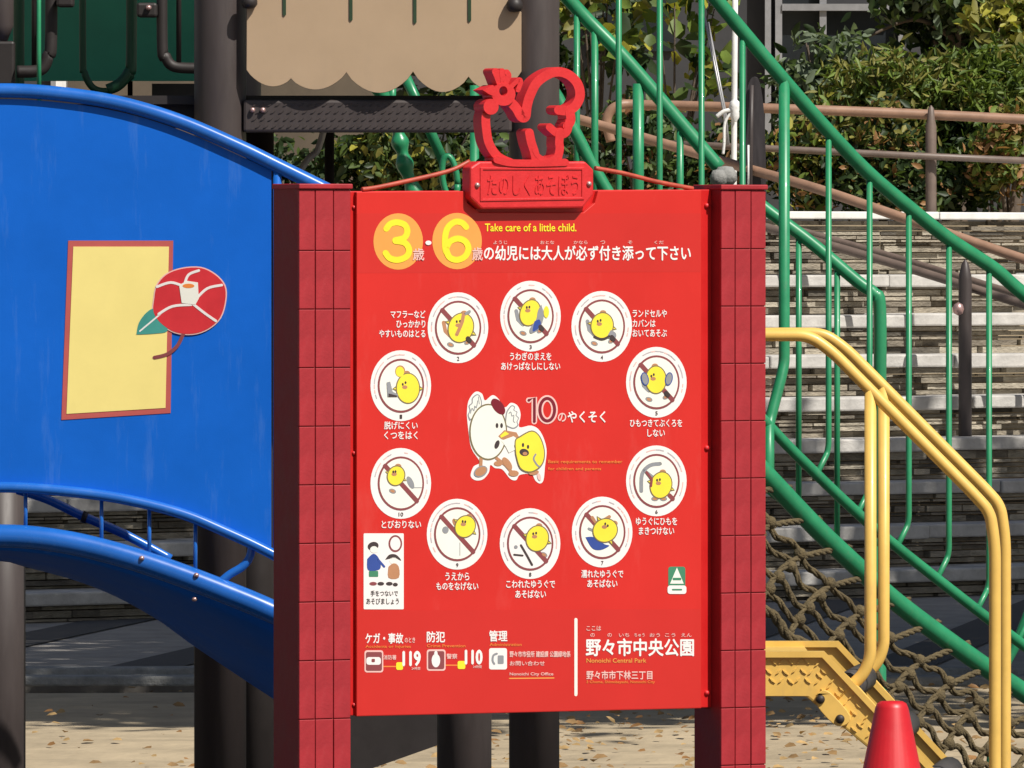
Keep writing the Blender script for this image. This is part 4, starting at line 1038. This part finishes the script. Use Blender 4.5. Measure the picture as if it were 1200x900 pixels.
# centre: hen and chick with the title
z7 = lambda p: [(530+a/5.624, 440+c2/5.624) for a, c2 in p]
STK7 = lambda p, w: STK(z7(p), w/5.624)
it = [(z7(sm2([(95,260),(105,170),(150,108),(195,120),(215,165),(262,130),(300,150),(345,210),(385,180),(430,200),(450,260),(440,340),(520,330),(580,370),(620,480),(610,600),(600,690),(575,712),(545,690),(520,650),(445,655),(420,690),(380,680),(330,620),(280,610),(250,590),(240,640),(200,685),(150,690),(120,660),(140,600),(180,570),(125,480),(105,360),(95,260)], 4))[:-1], 0, W_)]
it += [(z7(sm2([(112,300),(100,262),(112,230),(106,200),(126,180),(128,150),(150,128),(168,124),(184,140),(194,190),(170,250),(112,300)], 4))[:-1], 1, G_), (z7(sm2([(118,288),(107,262),(119,230),(113,203),(132,184),(134,155),(153,135),(167,131),(178,144),(187,190),(165,243),(118,288)], 4))[:-1], 1.5, CR_),
       (z7(sm2([(345,330),(352,250),(372,212),(392,196),(412,206),(408,228),(428,240),(422,262),(438,280),(428,305),(434,330),(400,352),(345,330)], 4))[:-1], 1, G_), (z7(sm2([(352,325),(359,252),(377,218),(392,203),(405,210),(401,230),(421,243),(415,264),(431,282),(421,306),(426,327),(398,344),(352,325)], 4))[:-1], 1.5, CR_),
       (STK7(sm2([(118,250),(128,215),(140,235),(146,200),(156,215),(166,165)], 3), 6), 1.8, G_), (STK7(sm2([(372,250),(384,240),(390,268),(404,262),(400,300),(412,310)], 3), 6), 1.8, G_),
       (STK7([(170,140),(176,190)], 5), 1.8, G_),
       (z7(ell(235, 372, 125, 186, 40)), 2, OL_), (z7(ell(235, 372, 116, 176, 40)), 2.5, CR_),
       (z7(ell(300, 205, 34, 62, 24, R(-38))), 3, MA_), (z7(ell(292, 330, 9, 17, 14)), 3, D_), (z7(ell(322, 330, 9, 17, 14)), 3, D_),
       (z7([(300,400),(340,360),(420,375),(440,410),(360,430),(320,420)]), 3, T_), (z7([(312,398),(345,368),(372,385),(320,410)]), 3.4, Y_), (z7(ell(292, 455, 15, 30, 18, R(20))), 3, D_),
       (z7([(320,430),(400,400),(430,420),(410,460),(350,470)]), 3.4, CR_), (z7([(350,470),(400,450),(410,490),(370,510)]), 3.2, CR_),
       (STK7([(188,545),(185,610)], 22), 1.9, T_), (STK7([(290,545),(350,590),(392,640)], 20), 1.9, T_), (z7(ell(185, 632, 48, 34, 20, R(-30))), 2.8, G_), (z7(ell(185, 632, 41, 27, 20, R(-30))), 3.1, T_), (z7(ell(300, 580, 28, 17, 18)), 2.2, T_),
       (z7(ell(360, 580, 22, 48, 20, R(-35))), 2.6, T_), (z7(ell(402, 645, 34, 20, 20)), 2.8, T_),
       (z7(sm2([(412,520),(408,430),(440,400),(520,362),(575,400),(606,490),(600,570),(560,620),(500,640),(440,610),(412,520)], 4))[:-1], 4, OL_), (z7(sm2([(419,520),(415,434),(445,407),(520,370),(569,405),(599,490),(593,566),(555,613),(500,632),(445,604),(419,520)], 4))[:-1], 4.4, Y_),
       (z7(ell(462, 458, 8, 14, 12)), 5, D_), (z7(ell(495, 470, 8, 14, 12)), 5, D_), (z7(ell(470, 507, 32, 24, 18, R(15))), 5, D_), (z7(ell(475, 515, 16, 12, 14)), 5.4, T_), (STK7(sm2([(545,520),(532,550),(555,590),(570,600)], 4), 12), 5, G_),
       (z7(ell(535, 640, 34, 15, 16, R(-10))), 3, T_), (z7(ell(570, 668, 12, 26, 16, R(-15))), 3, PK_)]
pr('hen_and_chick_picture', it, PM)
ten = [{'p': [(619.5,469),(626,466),(626,494)], 'w': w} for w in (6.6, 3.2)]
ring = [{'p': ell(641, 480, 8.6, 13.2, 30)+ell(641, 480, 8.6, 13.2, 30)[:1], 'w': w} for w in (7.6, 3.6)]
pr('title_numeral', [(ten[0], 0, PK_), (ring[0], .5, PK_), (ten[1], 1.2, MA_), (ring[1], 1.6, MA_)], PM)
lettering('の', 653.5, 484, 663, 494, 'print_pink', .001, .03); lettering('やくそく', 665, 482, 709, 495, 'print_white', .001, .03)
lettering('Basic requirements to remember', 642, 539, 729, 544, 'print_orange', .001, .012); lettering('for children and parents', 642, 547.5, 704, 552, 'print_orange', .001, .012)
# hand-holding sticker
it = [(rrect(426, 625, 473, 714, 1.2), 0, W_), (ell(463, 637, 8, 10, 26), 1, BR_), (ell(463, 637, 6, 7.8, 26), 1.5, W_),
      (ell(437, 640, 6.5, 5, 20, R(-15)), 1, D_), (ell(438, 644, 4.6, 4, 16), 1.4, CR_), (sm2([(430,655),(437,649),(443,653),(446,663),(443,668),(431,668),(430,655)], 4)[:-1], 1, BL_), (STK([(443,656),(450,664)], 2.6), 1.3, BL_), (rrect(432, 669, 443, 676, 1), 1, GN_),
      (sm2([(451,656),(456,650),(464,650),(470,657),(462,654),(451,656)], 4)[:-1], 1, D_), (ell(461, 657, 5, 4, 16), 1.0, CR_), (sm2([(455,664),(461,660),(467,664),(467,677),(455,677),(455,664)], 3)[:-1], 1.3, T_),
      (ell(437, 684, 4.5, 2.2, 12), 1, BR_), (ell(446, 684, 4, 2.2, 12), 1, D_), (ell(456, 684, 4, 2.2, 12), 1, D_), (ell(463, 685, 3, 2.2, 12), 1, D_)]
pr('hand_holding_sticker', it, PM)
lettering('手をつないで', 434, 692, 466, 698.5, 'print_dark', .0012, .012); lettering('あそびましょう', 429, 701, 467, 708, 'print_dark', .0012, .012)
# safety mark
pr('safety_mark', [(rrect(783, 664, 803, 688, 3), 0, GN_), ([(793,665),(801,684),(785,684)], 1, CR_), (rrect(782, 686, 804, 696, 3), 1.4, W_), (rrect(788, 677, 798, 680, 1), 1.6, GN_), (rrect(787, 690, 799, 692, .8), 1.9, GN_)], PM)
# foot of the board
lettering('ケガ・事故', 428, 742, 472, 754, 'print_white', .001, .03); lettering('のとき', 474, 747, 486, 753, 'print_pink', .001, .02)
lettering('Accidents or Injuries', 428, 756, 481, 760, 'print_orange', .001, .015)
lettering('防犯', 500, 740, 521, 752.5, 'print_white', .001, .03); lettering('Crime Prevention', 500, 755, 545, 758.5, 'print_orange', .001, .015)
lettering('管理', 573, 739, 594, 751.5, 'print_white', .001, .03); lettering('Administration', 573.5, 753.5, 611, 757, 'print_orange', .001, .015)
pr('emergency_icon', [(rrect(427, 762, 449, 788, 3), 0, PK_), (rrect(428.6, 764, 447.4, 786, 2), 1, BR_), (rrect(429, 770, 446, 779, 3), 1.5, W_), (rrect(435, 772, 439, 776, 1), 2, BR_), (STK([(449,781),(466,781)], 1.4), 0, OR_), (rrect(464, 776, 472, 785, 2), 1, YL_)], PM)
pr('emergency_icon', [(rrect(500, 761, 522, 786, 3), 0, PK_), (rrect(501.6, 763, 520.4, 784, 2), 1, BR_), (ell(510.5, 774, 5, 8, 20), 1.5, W_), (ell(510.5, 766, 2, 3.5, 12), 1.7, W_), (STK([(522,779.5),(538,779.5)], 1.4), 0, OR_), (rrect(536, 774.5, 545, 784, 2), 1, YL_)], PM)
pr('emergency_icon', [(rrect(573, 759.5, 594, 784.5, 2.5), 0, W_), (STK(sm2([(582,766),(578,768),(577,774),(579,778)], 3), 2.4), 1, G_), (rrect(583, 768, 590, 778, 1.2), 1, G_)], PM)
lettering('119', 472, 763.5, 492, 780, 'print_white', .001, .05); lettering('110', 545, 762, 564.5, 778, 'print_white', .001, .05)
lettering('消防署', 449, 767.5, 464, 773, 'print_pink', .001, .02); lettering('警察', 523, 766, 535.5, 772, 'print_pink', .001, .02)
lettering('24時間', 482, 781.5, 492, 785, 'print_pink', .001, .01); lettering('24時間', 554, 779.5, 564, 783, 'print_pink', .001, .01)
lettering('野々市市役所 建設課 公園緑地係', 597, 763, 668, 770, 'print_pink', .001, .03); lettering('お問い合わせ', 597, 774.5, 638, 780, 'print_pink', .001, .02)
lettering('Nonoichi City Office', 597, 788, 648, 792.5, 'print_pink', .001, .02); pr('rule_line', [(STK([(597, 795), (649, 794.5)], 1.3), 0, AM_)], PM)
pr('divider', [(STK([(674.8, 726), (674.8, 814)], 3.6), 0, CR_)], PM)
lettering('ここは', 687, 733.5, 704, 739, 'print_pink', .001, .015)
lettering('野々市中央公園', 686.5, 748.5, 812.5, 768.5, 'print_white', .001, .034)
for px, t in ((694, 'の'), (714, 'の'), (731, 'いち'), (749, 'ちゅう'), (767, 'おう'), (785, 'こう'), (804, 'えん')): lettering(t, px-(2.5 if len(t) == 1 else 6), 742, px+(2.5 if len(t) == 1 else 6), 746.3, 'print_pink', .001, .012)
lettering('Nonoichi Central Park', 687, 771.5, 757, 776.5, 'print_amber', .001, .02)
lettering('野々市市下林三丁目', 687, 786, 764, 796, 'print_pink', .001, .028)
lettering('3 Chome, Shimobayashi, Nonoichi City', 687, 797.5, 767, 801.5, 'print_orange', .001, .015)
# raised letters on the name plate
def emboss(txt, x0, y0, x1, y1):
    o = lettering(txt, x0, y0, x1, y1, 'cast_red', 0, .02, parent=npl, name='raised_letters', w0=.034, wabs=.0350)
    s = o.modifiers.new('solid', 'SOLIDIFY'); s.thickness = .0016; s.offset = 0
emboss('たのしくあそぼう', 571, 205, 678, 229)

# ------------------------------------------------------------------ traffic cone
cv = P(1045, 0, 18.4)
cone = thing('traffic_cone', 'plain red traffic cone in front of the yellow steps', 'traffic cone', (cv.x, 18.4, 0))
b = MB()
b.lathe([(.165,.03),(.16,.05),(.030+.0,.70-.012),(.0265,.70-.004),(.020,.70),(.004,.701)], (0,0,0), 32); b.build('body', 'cone_red', cone)
b = MB(); b.prism(rrect(-.19,-.19,.19,.19,.05), lambda a, c2, w: Vector((a, c2, w)), .0, .03); b.build('base', 'cone_red', cone, bevel=.004)

# ------------------------------------------------------------------ fallen leaves on the sand
n = 900
pts = np.stack([np.where(rng.random(n) < .8, rng.normal(.5, .75, n), rng.uniform(-2.6, 2.8, n)), rng.uniform(28.5, 35.2, n), rng.uniform(.012, .028, n)], 1)
ll = leaf_mesh('fallen_leaves', pts, .032, ['leaf_litter_a', 'leaf_litter_b', 'leaf_brown'], None, [.4, .4, .2], .6, 3.0, .5, .12)
ll['kind'] = 'stuff'; ll['label'] = 'dry fallen leaves scattered over the sand'; ll['category'] = 'leaves'
